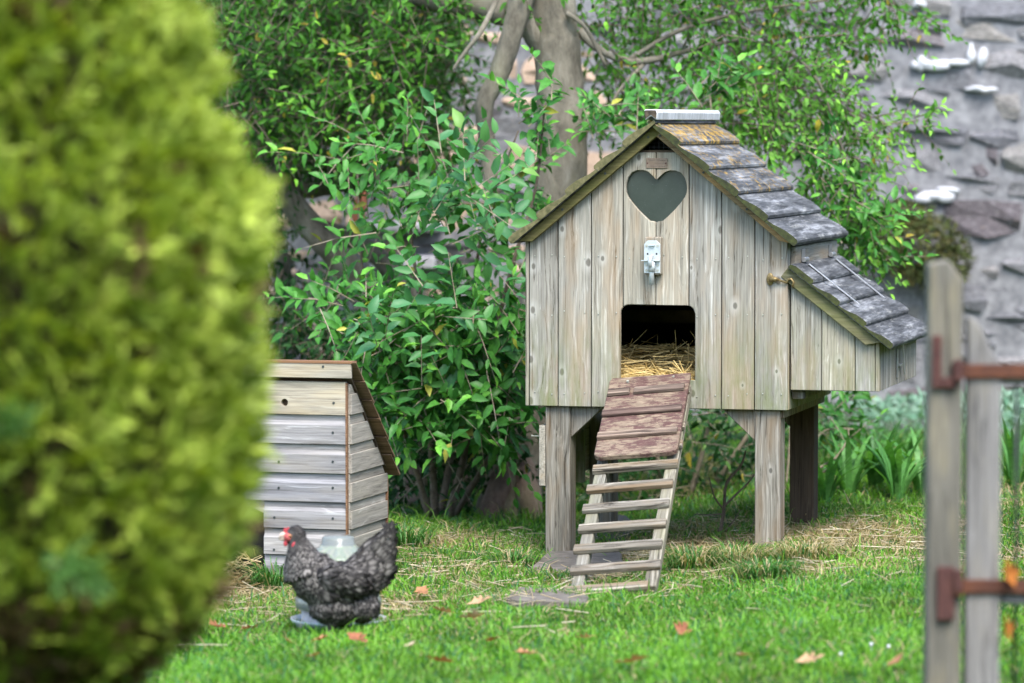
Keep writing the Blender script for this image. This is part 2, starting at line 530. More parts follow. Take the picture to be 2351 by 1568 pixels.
def stone_mat():
    m = NT('wall_stone', 0.9, 0.2)
    oi = m.n('ShaderNodeObjectInfo')
    base = m.ramp(oi.outputs['Random'], [(0.0, (0.15, 0.148, 0.16)), (0.2, (0.2, 0.197, 0.207)), (0.4, (0.24, 0.23, 0.23)), (0.55, (0.18, 0.178, 0.187)),
                                         (0.7, (0.27, 0.25, 0.225)), (0.84, (0.22, 0.212, 0.217)), (0.93, (0.1, 0.08, 0.086)), (1.0, (0.32, 0.31, 0.305))])
    n = m.noise(m.coords((14, 14, 14)), 1.0, 6, 0.75)
    c = m.mix(1.0, base, m.ramp(n, [(0.32, 0.4), (0.52, 1.0), (0.7, 1.7)]), 'MULTIPLY')
    l = m.noise(m.coords((9, 9, 9)), 1.0, 5, 0.8)
    c = m.mix(m.ramp(l, [(0.6, 0.0), (0.68, 0.75)]), c, (0.5, 0.5, 0.5))
    o = m.noise(m.coords((7, 7, 7)), 1.0, 4, 0.7)
    c = m.mix(m.ramp(o, [(0.66, 0.0), (0.74, 0.5)]), c, (0.42, 0.27, 0.1))
    m.bump(n, 0.7, 0.02)
    return m.out(c)


M['stone'] = stone_mat()
M['mortar'] = plain('mortar', (0.1, 0.1, 0.108), (0.3, 0.295, 0.3), 16, 0.95, 0, .5, .2, 8)
M['white_stone'] = plain('white_lichened_stone', (0.42, 0.42, 0.44), (0.62, 0.62, 0.63), 25, 0.9)
M['pale_slab'] = plain('pale_slab', (0.4, 0.37, 0.38), (0.55, 0.52, 0.53), 9, 0.9)
M['terracotta'] = plain('terracotta', (0.3, 0.09, 0.045), (0.42, 0.15, 0.08), 20, 0.85)


def bark_mat(name, c1, c2, c3):
    m = NT(name, 0.9, 0.2)
    n = m.noise(m.coords((9, 9, 4), rand=False), 1.0, 7, 0.75)
    p = m.noise(m.coords((3, 3, 2), rand=False), 1.0, 3, 0.6)
    c = m.ramp(n, [(0.3, c1), (0.55, c2), (0.78, c3)])
    c = m.mix(m.ramp(p, [(0.55, 0.0), (0.7, 0.5)]), c, (0.15, 0.15, 0.07))
    m.bump(n, 0.8, 0.02)
    return m.out(c)


M['bark'] = bark_mat('grey_bark', (0.06, 0.052, 0.038), (0.19, 0.168, 0.125), (0.35, 0.325, 0.265))
M['bark_brown'] = bark_mat('brown_bark', (0.07, 0.045, 0.035), (0.18, 0.13, 0.1), (0.34, 0.27, 0.21))
M['twig'] = plain('twig_bark', (0.07, 0.05, 0.035), (0.18, 0.14, 0.1), 40, 0.9)
M['twig_pale'] = plain('pale_twig_bark', (0.18, 0.14, 0.09), (0.34, 0.29, 0.21), 40, 0.9)
M['leafm'] = foliage('tree_leaf', 0.5, 0.16, 0.2)
M['shrubm'] = foliage('shrub_leaf', 0.42, 0.22, 0.2)
M['conifm'] = foliage('conifer_spray', 0.6, 0.3, 0.3, (1.2, 1.2, 0.4))
M['grassm'] = foliage('grass_blade', 0.5, 0.35, 0.35, (1.1, 1.2, 0.5))
M['strawm'] = foliage('straw_stalk', 0.55, 0.35, 0.15, (1.1, 1.0, 0.6), 0.15)
M['featherm'] = foliage('feather', 0.65, 0.25, 0.05, (1, 1, 1), 0.12)
M['dryleaf'] = foliage('dry_leaf', 0.7, 0.2, 0.2, (1.3, 0.8, 0.4), 0.35)
M['mossm'] = foliage('moss', 0.9, 0.1, 0.1)


def ground_mat():
    m = NT('lawn_soil', 0.95, 0.1)
    v = m.coords((1, 1, 1), rand=False)
    n = m.noise(v, 2.2, 5, 0.65)
    f = m.noise(v, 70, 4, 0.7)
    c = m.ramp(n, [(0.35, (0.03, 0.075, 0.012)), (0.6, (0.055, 0.105, 0.022)), (0.75, (0.16, 0.13, 0.065))])
    c = m.mix(0.7, c, m.ramp(f, [(0.3, 0.45), (0.65, 1.25)]), 'MULTIPLY')
    m.bump(f, 0.7, 0.02)
    return m.out(c)


M['ground'] = ground_mat()

# ================================================================== SETTING
# ------------------------------------------------------------------ ground
gx = np.unique(np.concatenate([np.linspace(-150, -6, 14), np.linspace(-6, 6, 90), np.linspace(6, 150, 14)]))
gy = np.unique(np.concatenate([np.linspace(-60, 4, 10), np.linspace(4, 22, 130), np.linspace(22, 250, 14)]))
XX, YY = np.meshgrid(gx, gy, indexing='ij')
ZZ = gz(XX, YY)
V = np.stack([XX, YY, ZZ], -1).reshape(-1, 3)
ny = len(gy)
ii, jj = np.meshgrid(np.arange(len(gx) - 1), np.arange(ny - 1), indexing='ij')
a = (ii * ny + jj).ravel()
ground = np_mesh('ground', V, np.stack([a, a + ny, a + ny + 1, a + 1], 1), M['ground'], smooth=True)
tag(ground, 'lawn soil under the grass', kind='structure')

# added green boxes behind the camera and on the right, unseen, blocking low sky light
for (x0, x1, y0, y1, hh, lab) in ((-7.0, 9.5, -6.4, -5.0, 4.6, 'added unseen green box behind the camera that blocks low sky light'), (8.2, 9.5, -4.9, 18.0, 3.6, 'added unseen green box on the right that blocks low sky light')):
    b = MB()
    b.box((x0, y0, -.1), (x1, y1, hh)); o = b.build('sky_blocker', plain('blocker_green', (.02, .05, .012), (.06, .12, .03), 14, .9, 0, .8), bevel=.25, seg=3)
    tag(o, lab, 'light blocker')

# ------------------------------------------------------------------ stone wall
WY = 19.2
wall = empty('stone_wall', (0, WY, 0))
tag(wall, 'old rubble stone wall of grey and purple blocks behind the garden', 'wall')
mb = MB(); mb.box((-9, -0.035, -0.3), (9, 0.6, 3.25)); mb.build('mortar_core', M['mortar'], wall)


def stone_variant(k):
    rr = random.Random(100 + k)
    bm = bmesh.new()
    bmesh.ops.create_cube(bm, size=1.0)
    bmesh.ops.subdivide_edges(bm, edges=bm.edges[:], cuts=1, use_grid_fill=True)
    for v in bm.verts:
        l = Vector((abs(v.co.x), abs(v.co.y), abs(v.co.z)))
        corner = sum(1 for q in l if q > 0.4)
        k2 = {3: 0.9, 2: 0.97, 1: 1.04, 0: 1}[corner]
        v.co *= k2
        v.co += Vector((rr.uniform(-.06, .06), rr.uniform(-.1, .1), rr.uniform(-.08, .08)))
    me = bpy.data.meshes.new('stone'); bm.to_mesh(me); bm.free()
    me.materials.append(M['stone'])
    return me


stone_me = [stone_variant(k) for k in range(8)]
M['sun_peach_stone'] = plain('sun_peach_stone', (0.32, 0.225, 0.165), (0.56, 0.41, 0.3), 14, 0.9, 0, .6, .2, 7)  # peach stone colour stands in for warm sun patches on the wall
sun_peach_me = [me_.copy() for me_ in stone_me]
for me_ in sun_peach_me: me_.materials[0] = M['sun_peach_stone']
stuffV = MB()
z = -0.05
row = 0
rs = random.Random(5)
while z < 3.1:
    h = rs.choice([0.1, 0.12, 0.15, 0.18, 0.2])
    x = -8.5 + rs.uniform(0, 0.3)
    while x < 8.5:
        w = rs.uniform(0.18, 0.46)
        hh = h * rs.uniform(0.7, 1.05)
        if -2.7 < x + w / 2 < 2.9 and z < 2.3:
            o = bpy.data.objects.new('stone', rs.choice(stone_me if x > .3 or x < -1.5 or rs.random() < .3 else sun_peach_me)); link(o, wall)
            o.location = (x + w / 2, rs.uniform(0.09, 0.115), z + h / 2 + rs.uniform(-.03, .03))
            o.scale = (w * 0.95, 0.3, hh * 0.93); o.rotation_euler = (rs.uniform(-.04, .04), rs.uniform(-.09, .09), rs.uniform(-.05, .05))
        else:
            stuffV.box((x + .01, -0.08, z + .01), (x + w - .01, 0.2, z + hh - .01))
        x += w
    z += h
    row += 1
so = stuffV.build('stones', M['stone'], wall, bevel=0.02); tag(so, kind='stuff')
# white lichened stones that stand out
for (px, py, wpx, hpx) in [(2165, 146, 110, 28), (2115, 145, 40, 34), (2150, 450, 96, 34), (2260, 205, 70, 16), (2120, 10, 40, 24), (2185, 438, 60, 16), (2250, 130, 40, 50)]:
    p = P(px, py, WY - 0.17)
    mbw = MB()
    for q_ in range(5):
        mbw.ellipsoid((rs.uniform(-.4, .4) * wpx * WY / F, rs.uniform(-.01, .01), rs.uniform(-.25, .25) * hpx * WY / F), (wpx * WY / F * rs.uniform(.16, .3), .02, hpx * WY / F * rs.uniform(.25, .45)), None, 10, 7)
    ow = mbw.build('white_stone', M['white_stone'], wall, smooth=True, loc=(p.x, p.y - WY + .11, p.z))
# moss mat growing on the wall
mo = empty('moss_mat', P(2110, 560, WY - 0.14))
tag(mo, 'brown green moss and dry creeper mat on the stone wall behind the nest box', 'moss')
n = 2600
ang = rng.random(n) * 6.28; rad = np.sqrt(rng.random(n))
pts = np.stack([rad * np.cos(ang) * 0.26, -rng.random(n) * 0.12 * (1.2 - rad), rad * np.sin(ang) * 0.2 - 0.08 * np.cos(ang)], 1)


def leaf_arrays(base, d, up, L, W, droop=0.25, fold=0.18):
    n = len(base)
    d = d / np.linalg.norm(d, axis=1, keepdims=True)
    x = np.cross(d, up); x /= (np.linalg.norm(x, axis=1, keepdims=True) + 1e-9)
    nz = np.cross(x, d)
    L = L[:, None]; W = W[:, None]
    dr = droop if np.ndim(droop) == 0 else droop[:, None]

    def pt(t, s, lift):
        return base + d * (L * t) + x * (W * s) + nz * (W * lift - dr * L * t * t)
    v = np.stack([pt(0, 0, 0), pt(.28, -.42, fold), pt(.28, 0, 0), pt(.28, .42, fold),
                  pt(.66, -.36, fold), pt(.66, 0, 0), pt(.66, .36, fold), pt(1, 0, 0)], 1)
    f0 = np.array([(0, 2, 1), (0, 3, 2), (1, 2, 5), (1, 5, 4), (2, 3, 6), (2, 6, 5), (4, 5, 7), (5, 6, 7)])
    f = (f0[None] + (np.arange(n) * 8)[:, None, None]).reshape(-1, 3)
    return v.reshape(-1, 3), f


def rnd_dirs(n):
    v = rng.normal(size=(n, 3)); return v / np.linalg.norm(v, axis=1, keepdims=True)


v, f = leaf_arrays(pts, rnd_dirs(n) + np.array([0, -.6, -.3]), rnd_dirs(n), rng.uniform(.02, .05, n), rng.uniform(.01, .02, n))
t = rng.random((n, 1)); cc = np.array([.10, .085, .03]) * (1 - t) + np.array([.085, .12, .04]) * t
np_mesh('fronds', v, f, M['mossm'], mo, np.repeat(cc, 8, 0))
# a pale stone ledge and a clay pipe on the wall, seen through the shrub
led = MB()
for (x0, x1, y0, y1) in [(838, 1015, 512, 533), (850, 1000, 588, 618)]:
    p0 = P(x0, y1, WY - 0.35); p1 = P(x1, y0, WY - 0.35)
    led.box((p0.x, WY - 0.35, p0.z), (p1.x, WY - 0.02, p1.z))
le = led.build('stone_ledge', M['pale_slab'], bevel=0.01)
tag(le, 'pale stone ledge slabs jutting from the wall behind the shrub', 'ledge')
mb = MB(); mb.tube([P(815, 555, WY - .3), P(822, 500, WY - .3), P(835, 430, WY - .3)], [.035, .033, .03], 12)
tag(mb.build('clay_pipe', M['terracotta'], smooth=True), 'orange red clay pipe beside the stone ledge', 'pipe')

# ================================================================== COOP
PSI = R(14.6)
o0 = P(1508, 937, 13.45)
COOP = Matrix.Translation((o0.x, o0.y, 0)) @ Matrix.Rotation(-PSI, 4, 'Z')
COOPI = COOP.inverted()
coop = empty('chicken_coop', matrix=COOP)
tag(coop, 'raised grey timber hen house with heart window, pitched roof and side nest box', 'hen house')


def CL(px, py, yl=0.0):
    """pixel -> coop-local (x, z) on the plane y = yl"""
    o_ = COOPI @ CAM
    d = COOPI.to_3x3() @ ray(px, py)
    t = (yl - o_.y) / d.y
    p = o_ + d * t
    return p.x, p.z


ZB = CL(1508, 937)[1]                   # underside of the house body
XL = CL(1206, 800)[0]; XR = CL(1809, 800)[0]
apx, apz = CL(1494, 268, -0.07)
lx, lz = CL(1168, 541, -0.07)
rx, rz_ = CL(1831, 556, -0.07)
TANP = ((apz - lz) / (apx - lx) + (apz - rz_) / (rx - apx)) / 2
PITCHR = math.atan(TANP)
XA = (XL + XR) / 2                      # ridge over the middle
ZA = apz
RT = 0.026                              # roof board thickness
DEPTH = 0.88
cosr = math.cos(PITCHR); sinr = math.sin(PITCHR)


def zroof(x, drop=0.0):
    return ZA - abs(x - XA) * TANP - RT / cosr - drop


TH = 0.018
# front boards
xb = [CL(px, 800)[0] for px in (1216, 1281, 1357, 1430, 1505.5, 1581, 1656, 1732)] + [XR]
hx0 = CL(1424, 780)[0]; hx1 = CL(1596, 780)[0]
hz1 = CL(1508, 700)[1]; hz0 = CL(1508, 868)[1]
hr = 0.032
ztop_mid = CL(1508, 350)[1]
GAP = 0.0018
# heart outline (right half, from notch down to tip), local metres
hcx = CL(1507, 450)[0]
kx = (CL(1576, 450)[0] - CL(1438, 450)[0]) / 2
zt = CL(1507, 391)[1]; zn = CL(1507, 412)[1]; ztip = CL(1507, 510)[1]
hz_w = CL(1507, 432)[1]
half = []
# notch -> lobe top -> widest -> tip
r_l = kx * 0.52
ctrl = [(0.0, zn), (0.10, zn + (zt - zn) * .35), (0.25, zn + (zt - zn) * .8), (0.42, zt), (0.62, zt - .0005), (0.80, zt - .008), (0.93, zt - .026),
        (0.99, zt - .047), (1.0, zt - .063), (0.985, zt - .078), (0.93, zt - .093), (0.80, zt - .112), (0.60, zt - .137), (0.40, zt - .158), (0.2, zt - .177), (0.07, ztip + .003), (0.0, ztip)]
half = [(hcx + a_ * kx, b_) for a_, b_ in ctrl]


def front_outline(i):
    x0 = xb[i] + (GAP if i else 0); x1 = xb[i + 1] - GAP
    zb = ZB - (0.0 if i != 0 else 0.0)
    def top(x): return min(zroof(x, 0.012), ztop_mid)
    if i in (3, 4):
        zb = hz1
    pts_ = []
    # bottom left -> bottom right -> up the right side -> top -> down the left side (ccw seen from the front)
    if i == 2:
        # notch of the pop hole on the right
        pts_ += [(x0, zb), (x1, zb), (x1, hz0 - .006)]
        pts_ += [(hx0, hz0 - .006), (hx0, hz1 - hr)]
        for k in range(1, 5):
            th = math.pi - k * math.pi / 2 / 7
            px_, pz_ = hx0 + hr + hr * math.cos(th), hz1 - hr + hr * math.sin(th)
            if px_ < x1: pts_.append((px_, pz_))
        t_ = min(1, (hx0 + hr - x1) / hr); pts_.append((x1, hz1 - hr + hr * math.sqrt(max(0, 1 - t_ * t_))))
    elif i == 5:
        pts_ += [(x0, zb), (x1, zb)]
    elif i == 3:
        t_ = max(0, (hx0 + hr - x0) / hr)
        pts_ += [(x0, hz1 - hr + hr * math.sqrt(max(0, 1 - t_ * t_)))]
        for k in range(1, 4):
            xx = x0 + (hx0 + hr - x0) * k / 3
            t_ = max(0, (hx0 + hr - xx) / hr)
            pts_.append((xx, hz1 - hr + hr * math.sqrt(max(0, 1 - t_ * t_))))
        pts_ += [(x1, hz1)]
        for (hx, hz) in reversed(half):
            pts_.append((2 * hcx - hx - GAP if hx > hcx + .002 else x1, hz))
    elif i == 4:
        pts_ += [(x0, zb)]
        pts_ += [(hx1 - hr, hz1)]
        for k in range(1, 8):
            xx = hx1 - hr + k * 0.2 * hr
            if xx < x1:
                t_ = (xx - (hx1 - hr)) / hr
                pts_.append((xx, hz1 - hr + hr * math.sqrt(max(0, 1 - t_ * t_))))
        t_ = min(1, max(0, (x1 - (hx1 - hr)) / hr)); pts_.append((x1, hz1 - hr + hr * math.sqrt(max(0, 1 - t_ * t_))))
    else:
        pts_ += [(x0, zb), (x1, zb)]
    if i not in (2,):
        if pts_[-1][0] != x1 and i != 3: pts_.append((x1, zb))
    # top
    pts_.append((x1, top(x1)))
    if top(x0) == ztop_mid and top(x1) < ztop_mid:
        xc = XA + (ZA - RT / cosr - .012 - ztop_mid) / TANP
        if x0 < xc < x1: pts_.append((xc, ztop_mid))
    if top(x1) == ztop_mid and top(x0) < ztop_mid:
        xc = XA - (ZA - RT / cosr - .012 - ztop_mid) / TANP
        if x0 < xc < x1: pts_.append((xc, ztop_mid))
    pts_.append((x0, top(x0)))
    if i == 4:
        for (hx, hz) in half:
            pts_.append((max(hx + GAP if hx > hcx + .002 else x0, x0), hz))
    if i == 5:
        t_ = min(1, max(0, (x0 - (hx1 - hr)) / hr))
        pts_.append((x0, hz1 - hr + hr * math.sqrt(max(0, 1 - t_ * t_))))
        for k in range(1, 5):
            xx = x0 + (hx1 - x0) * k / 4
            t_ = (xx - (hx1 - hr)) / hr
            pts_.append((xx, hz1 - hr + hr * math.sqrt(max(0, 1 - t_ * t_))))
        pts_ += [(hx1, hz0 - .006), (x0, hz0 - .006)]
    # drop doubles
    out = []
    for p_ in pts_:
        if not out or (abs(p_[0] - out[-1][0]) + abs(p_[1] - out[-1][1])) > 1e-5: out.append(p_)
    return out


fxz = lambda p, q, t: (p, t, q)
for i in range(8):
    mb = MB(); mb.prism(front_outline(i), fxz, random.uniform(-.0015, .0015), TH)
    o = mb.build('front_board', M['coop'], coop, bevel=0.0022)
# corner board on the left, threshold boards under the pop hole
mb = MB(); mb.box((XL, 0.001, ZB), (xb[0] - .004, DEPTH * .0 + 0.05, zroof(XL, .014))); mb.build('corner_post', M['coop'], coop, bevel=.002)
for i in (3, 4):
    mb = MB(); mb.box((xb[i] + GAP, 0, ZB), (xb[i + 1] - GAP, TH, hz0 - .004)); mb.build('front_board', M['coop'], coop, bevel=.002)
# inner linings (dark behind the joints)
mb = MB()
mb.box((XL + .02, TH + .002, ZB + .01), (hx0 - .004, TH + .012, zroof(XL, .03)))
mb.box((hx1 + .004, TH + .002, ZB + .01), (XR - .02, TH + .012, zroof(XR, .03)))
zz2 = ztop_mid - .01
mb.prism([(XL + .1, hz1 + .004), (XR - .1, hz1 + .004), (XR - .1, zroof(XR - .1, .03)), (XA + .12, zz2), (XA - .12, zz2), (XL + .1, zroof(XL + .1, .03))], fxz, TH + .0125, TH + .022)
mb.build('inner_shade_lining', M['black'], coop)
# heart pane, set back behind the boards
hp = [(2 * hcx - x_, z_) for x_, z_ in reversed(half)][:-1] + half[:-1]
cxh, czh = hcx, zt - .09
hp = [(cxh + (x_ - cxh) * 1.04, czh + (z_ - czh) * 1.04) for x_, z_ in hp]
mb = MB(); mb.prism(hp, fxz, TH + .0005, TH + .0018)
hw = mb.build('heart_window', M['pane'], coop); tag(hw, 'dusty dark green heart shaped window pane')
# vent of wire mesh under the ridge
mb = MB()
for k in range(14):
    xx = XA - .11 + k * .017
    mb.box((xx, .006, ztop_mid - .002), (xx + .001, .007, zroof(xx, .004)))
for k in range(6):
    zz = ztop_mid + .004 + k * .014
    wx = max(.005, (ZA - RT / cosr - zz) / TANP)
    mb.box((XA - wx, .0071, zz), (XA + wx, .008, zz + .001))
mb.build('vent_mesh', M['dark_metal'], coop)
mb = MB(); mb.box((XA - .12, .002, ztop_mid - .002), (XA + .12, .03, ztop_mid + .008)); mb.build('vent_sill', M['inner'], coop)
mb = MB(); wx = max(.02, (ZA - RT / cosr - .012 - ztop_mid - .009) / TANP); mb.prism([(XA - wx, ztop_mid + .009), (XA + wx, ztop_mid + .009), (XA, ztop_mid + .009 + wx * TANP)], fxz, .2, .21); mb.build('vent_shade_sheet', M['black'], coop)  # black sheet paints the dark of the loft behind the vent
# side walls (vertical boards), back wall, floor, inner rail
for side in (0, 1):
    x0 = XL if side == 0 else XR - TH
    nb = 8
    for k in range(nb):
        y0 = .0505 + (DEPTH - .05) * k / nb if side == 0 else .0185 + (DEPTH - .0185) * k / nb
        y1 = (.0505 + (DEPTH - .05) * (k + 1) / nb if side == 0 else .0185 + (DEPTH - .0185) * (k + 1) / nb) - .003
        mb = MB(); mb.box((x0, y0, ZB), (x0 + TH, y1, zroof(x0 if side == 0 else x0 + TH, .004)))
        mb.build('side_board', M['coop'], coop, bevel=.002)
mb = MB(); mb.prism([(XL + TH + .001, ZB), (XR - TH - .001, ZB), (XR - TH - .001, zroof(XR, .01)), (XA, ZA - .05), (XL + TH + .001, zroof(XL, .01))], fxz, DEPTH - .02, DEPTH); mb.build('back_wall', M['inner'], coop)
zfl = hz0 - .03
mb = MB(); mb.box((XL + TH + .001, TH + .013, zfl - .02), (XR - TH - .001, DEPTH - .021, zfl)); mb.build('floor', M['inner'], coop)
mb = MB(); mb.box((XL + TH + .001, .45, hz1 - .085), (XR - TH - .001, .49, hz1 - .04)); mb.build('perch_rail', M['inner'], coop)
for x0, x1 in ((XL + TH + .002, XL + TH + .012), (XR - TH - .012, XR - TH - .002)):
    mb = MB(); mb.box((x0, TH + .03, zfl + .001), (x1, DEPTH - .03, zroof(XL, .03))); mb.build('side_lining', M['inner'], coop)
mb = MB(); mb.box((XL + TH + .02, TH + .03, ZB + .42), (XR - TH - .02, DEPTH - .03, ZB + .43)); mb.build('ceiling_lining', M['inner'], coop)
# nails on the boards
mb = MB()
rn = random.Random(3)
for i in range(8):
    for fx in (.22, .78):
        x = xb[i] + (xb[i + 1] - xb[i]) * (fx + rn.uniform(-.05, .05))
        zs = [ZB + .05, ZB + .33, ZB + .53]
        if i in (3, 4): zs = [hz1 + .17, ztop_mid - .02]
        for zz in zs:
            zz += rn.uniform(-.008, .008)
            if zz < zroof(x, .07) and not (hx0 < x < hx1 and zz < hz1 + .02):
                mb.tube([(x, -.0032, zz), (x, .0, zz)], .0024, 6)
tag(mb.build('nails', M['nail'], coop), kind='stuff')

# roof boards: lapped profile, lower edge thick
NB = 5
SL = ((apx - lx) / cosr + (rx - apx) / cosr) / 2
BL = SL / NB
Y0, Y1 = -0.07, 0.98
prof = [(0.0, .0), (BL, .0), (BL + .006, .004), (BL + .007, .018), (BL + .002, .0255), (BL * .86, .027), (BL * .62, .025), (BL * .42, .019), (BL * .25, .0135), (BL * .12, .012), (0.0, .012)]
for side in (-1, 1):
    for k in range(NB):
        s0 = BL * k
        jit = random.uniform(-.004, .004)

        def fr(p, q, t, s0=s0, side=side):
            s_ = s0 + p; n_ = q - RT
            return (XA + side * (s_ * cosr + n_ * sinr * 1.0), t, ZA - s_ * sinr + n_ * cosr)
        mb = MB(); mb.prism(prof, fr, Y0 + jit, Y1 + jit, 0, 1)
        top = M['roof'] if (k > 2 or side < 0) else (M['roof_lichen'] if k == 0 else M['roof_lichen2'])
        mb.build('roof_board', [top, M['endgrain'] if side < 0 else M['endgrain_dark']], coop, bevel=.0008)
# ridge cap
cz = ZA
mb = MB(); mb.prism([(XA - .021, cz - .012), (XA, cz + .003), (XA + .021, cz - .012), (XA + .024, cz + .014), (XA + .018, cz + .026), (XA - .022, cz + .026), (XA - .024, cz + .02)],
                    fxz, Y0 - .012, Y1 + .03, 0, 1)
mb.build('ridge_cap', [M['cap'], M['cap_end']], coop, bevel=.003)
# barge boards
for side in (-1, 1):
    def fb(p, q, t, side=side):
        s_ = p; n_ = q - RT
        return (XA + side * (s_ * cosr + n_ * sinr), t, ZA - s_ * sinr + n_ * cosr)
    bd_ = .033 if side < 0 else .021
    mb = MB(); mb.prism([(-bd_ * TANP * .0 + .004, -bd_), (SL - .05, -bd_), (SL - .012, -.001), (.0, -.001)], fb, -.036 + (.001 if side > 0 else 0), -.012)
    o = mb.build('barge_board', M['barge_l'] if side < 0 else M['barge_r'], coop, bevel=.002)
    mb2 = MB()
    for s_ in (.06, .26, .46):
        c_ = Vector(fb(s_, -bd_ / 2, -.0365))
        mb2.tube([c_ + Vector((0, -.002, 0)), c_ + Vector((0, .004, 0))], .0042, 8)
    tag(mb2.build('screws', M['screw'], o), kind='stuff')
    # rafter board behind, closing the gap to the wall
    mb = MB(); mb.prism([(.05, -.019), (SL - .05, -.019), (SL - .03, -.002), (.03, -.002)], fb, -.0115, -.0015); mb.build('soffit_strip', M['inner'], coop)

# latch block
x0, z1 = CL(1481, 544, -.03); x1, z0 = CL(1518, 631, -.03)
lb = MB(); lb.box((x0, -.034, z0), (x1, -.0025, z1)); blk = lb.build('latch_block', M['coop'], coop, bevel=.004, seg=2)
cxl = (x0 + x1) / 2 - .002
zh = z1 - z0
mb = MB(); w_ = .029
mb.prism([(cxl - w_, z0 + .006), (cxl + w_, z0 + .006), (cxl + w_, z1 - .024), (cxl + w_ * .55, z1 - .012), (cxl - w_ * .55, z1 - .012), (cxl - w_, z1 - .024)], fxz, -.0375, -.0345)
mb.build('bolt_plate', M['zinc'], blk, bevel=.0008)
zc = z0 + zh * .38
mb = MB(); mb.box((cxl - w_ - .008, -.05, zc - .0015), (cxl + w_, -.0376, zc + .0015)); mb.build('bolt_shelf', M['zinc'], blk)
mb = MB(); mb.box((cxl - .012, -.046, z1 - .03), (cxl + .010, -.0376, z1 - .0275)); mb.build('bolt_stop', M['zinc'], blk)
mb = MB(); mb.tube([(cxl, -.046, z0 + .048), (cxl, -.046, z0 - .034)], .0085, 12); mb.tube([(cxl, -.046, z0 + .012), (cxl, -.046, z0 + .045)], .0125, 12)
mb.tube([(cxl - .001, -.044, zc + .016), (cxl - .002, -.058, zc + .01), (cxl - .002, -.062, zc - .004), (cxl - .002, -.058, zc - .017), (cxl, -.048, zc - .02)], .0075, 10)
mb.build('sliding_bolt', M['zinc'], blk, smooth=True)
mb = MB()
for sx in (-1, 1):
    for zz in (z0 + .016, z0 + .034, z1 - .03):
        mb.tube([(cxl + sx * .02, -.0395, zz), (cxl + sx * .02, -.037, zz)], .0042, 8)
tag(mb.build('rivets', M['nail'], blk), kind='stuff')
mb = MB()
for sx in (-1, 1): mb.box((cxl + sx * .016 - .003, -.0378, z0 + zh * .53), (cxl + sx * .016 + .003, -.0372, z0 + zh * .58))
mb.build('plate_slots', M['dark_metal'], blk)
# plaque with worn lettering
x0, z1 = CL(1484, 363); x1, z0 = CL(1532.5, 386.5)
mb = MB(); mb.box((x0, -.0045, z0), (x1, -.0025, z1)); pq = mb.build('name_plaque', M['plaque'], coop, bevel=.0009)
tag(pq, 'small bronze maker plaque with worn lettering')
pw = x1 - x0
mb = MB(); rr = random.Random(4)
for (za, a0, a1, hh) in ((.80, .16, .9, .0034), (.5, .42, .9, .0016), (.2, .18, .92, .0022)):
    zc_ = z0 + (z1 - z0) * za; x = x0 + pw * a0
    while x < x0 + pw * a1:
        w_ = rr.uniform(.0012, .0030)
        dz = rr.uniform(-.0006, .0006)
        mb.box((x, -.0051, zc_ - hh / 2 + dz), (x + .0007, -.0046, zc_ + hh / 2 + dz))
        if rr.random() < .6: mb.box((x, -.0051, zc_ + dz + rr.choice((-1, 1)) * hh * .4), (x + w_, -.0046, zc_ + dz + .0005 + hh * .4 * 0))
        x += w_ + .0008
tag(mb.build('worn_lettering', M['plaque_ink'], pq), kind='stuff')
mb = MB()
for xx in (x0 + .005, x1 - .005): mb.tube([(xx, -.0058, (z0 + z1) / 2), (xx, -.004, (z0 + z1) / 2)], .0028, 8)
tag(mb.build('rivets', M['rust'], pq), kind='stuff')

# legs and braces
LW = 0.09
xl0 = CL(1252, 1100, .02)[0]; xr1 = CL(1791, 1100, .02)[0]
legpos = [(xl0, .02), (xr1 - LW, .02), (xl0, .69), (xr1 - LW, .69)]
for k, (x, y) in enumerate(legpos):
    wp_ = COOP @ Vector((x + LW / 2, y + LW / 2, 0))
    g0 = float(gz(wp_.x, wp_.y)) - .05
    mb = MB(); mb.box((x, y, g0), (x + LW, y + LW, ZB - .001))
    o = mb.build('leg', M['leg_stain_shade'] if k == 3 else M['leg'], coop, bevel=.003)
    inner = 1 if k in (0, 2) else -1
    xi = x + LW if inner > 0 else x
    mb = MB()
    mb.prism([(xi + inner * .001, ZB - .002), (xi + inner * .001, ZB - .115), (xi + inner * .001, ZB - .10), (xi + inner * .115, ZB - .002)] if False else
             [(xi + inner * .001, ZB - .002), (xi + inner * .001, ZB - .112), (xi + inner * .118, ZB - .002)], fxz, y + .012, y + .05)
    mb.build('brace', M['leg'], coop, bevel=.002)
    if y < .1:
        mb = MB(); fyz = lambda p, q, t: (t, p, q)
        mb.prism([(y + LW + .001, ZB - .002), (y + LW + .001, ZB - .115), (y + LW + .12, ZB - .002)], fyz, x + .02, x + .055); mb.build('brace', M['leg'], coop, bevel=.002)
# plank bolted along the outer side of the left legs, its end grain facing us, with a nail
x0, z1 = CL(1237.5, 977, .02); x1, z0 = CL(1250.5, 1116, .02)
mb = MB(); mb.box((x0, .02, z0), (xl0 - .001, .78, z1)); pk = mb.build('side_plank', M['coop_y'], coop, bevel=.002)
mb = MB(); zz = CL(1237, 1001, .04)[1]; mb.tube([(x0 - .03, .04, zz), (x0, .04, zz)], .0018, 6); mb.tube([(x0 - .032, .04, zz), (x0 - .03, .04, zz)], .0045, 8); mb.build('nail', M['nail'], pk)
mb = MB(); x0, z1 = CL(1322, 985, .40); x1, z0 = CL(1341, 1108, .40); mb.box((x0 - .03, .40, z0), (x1, .42, z1)); mb.build('hanging_board', M['coop'], coop, bevel=.002)
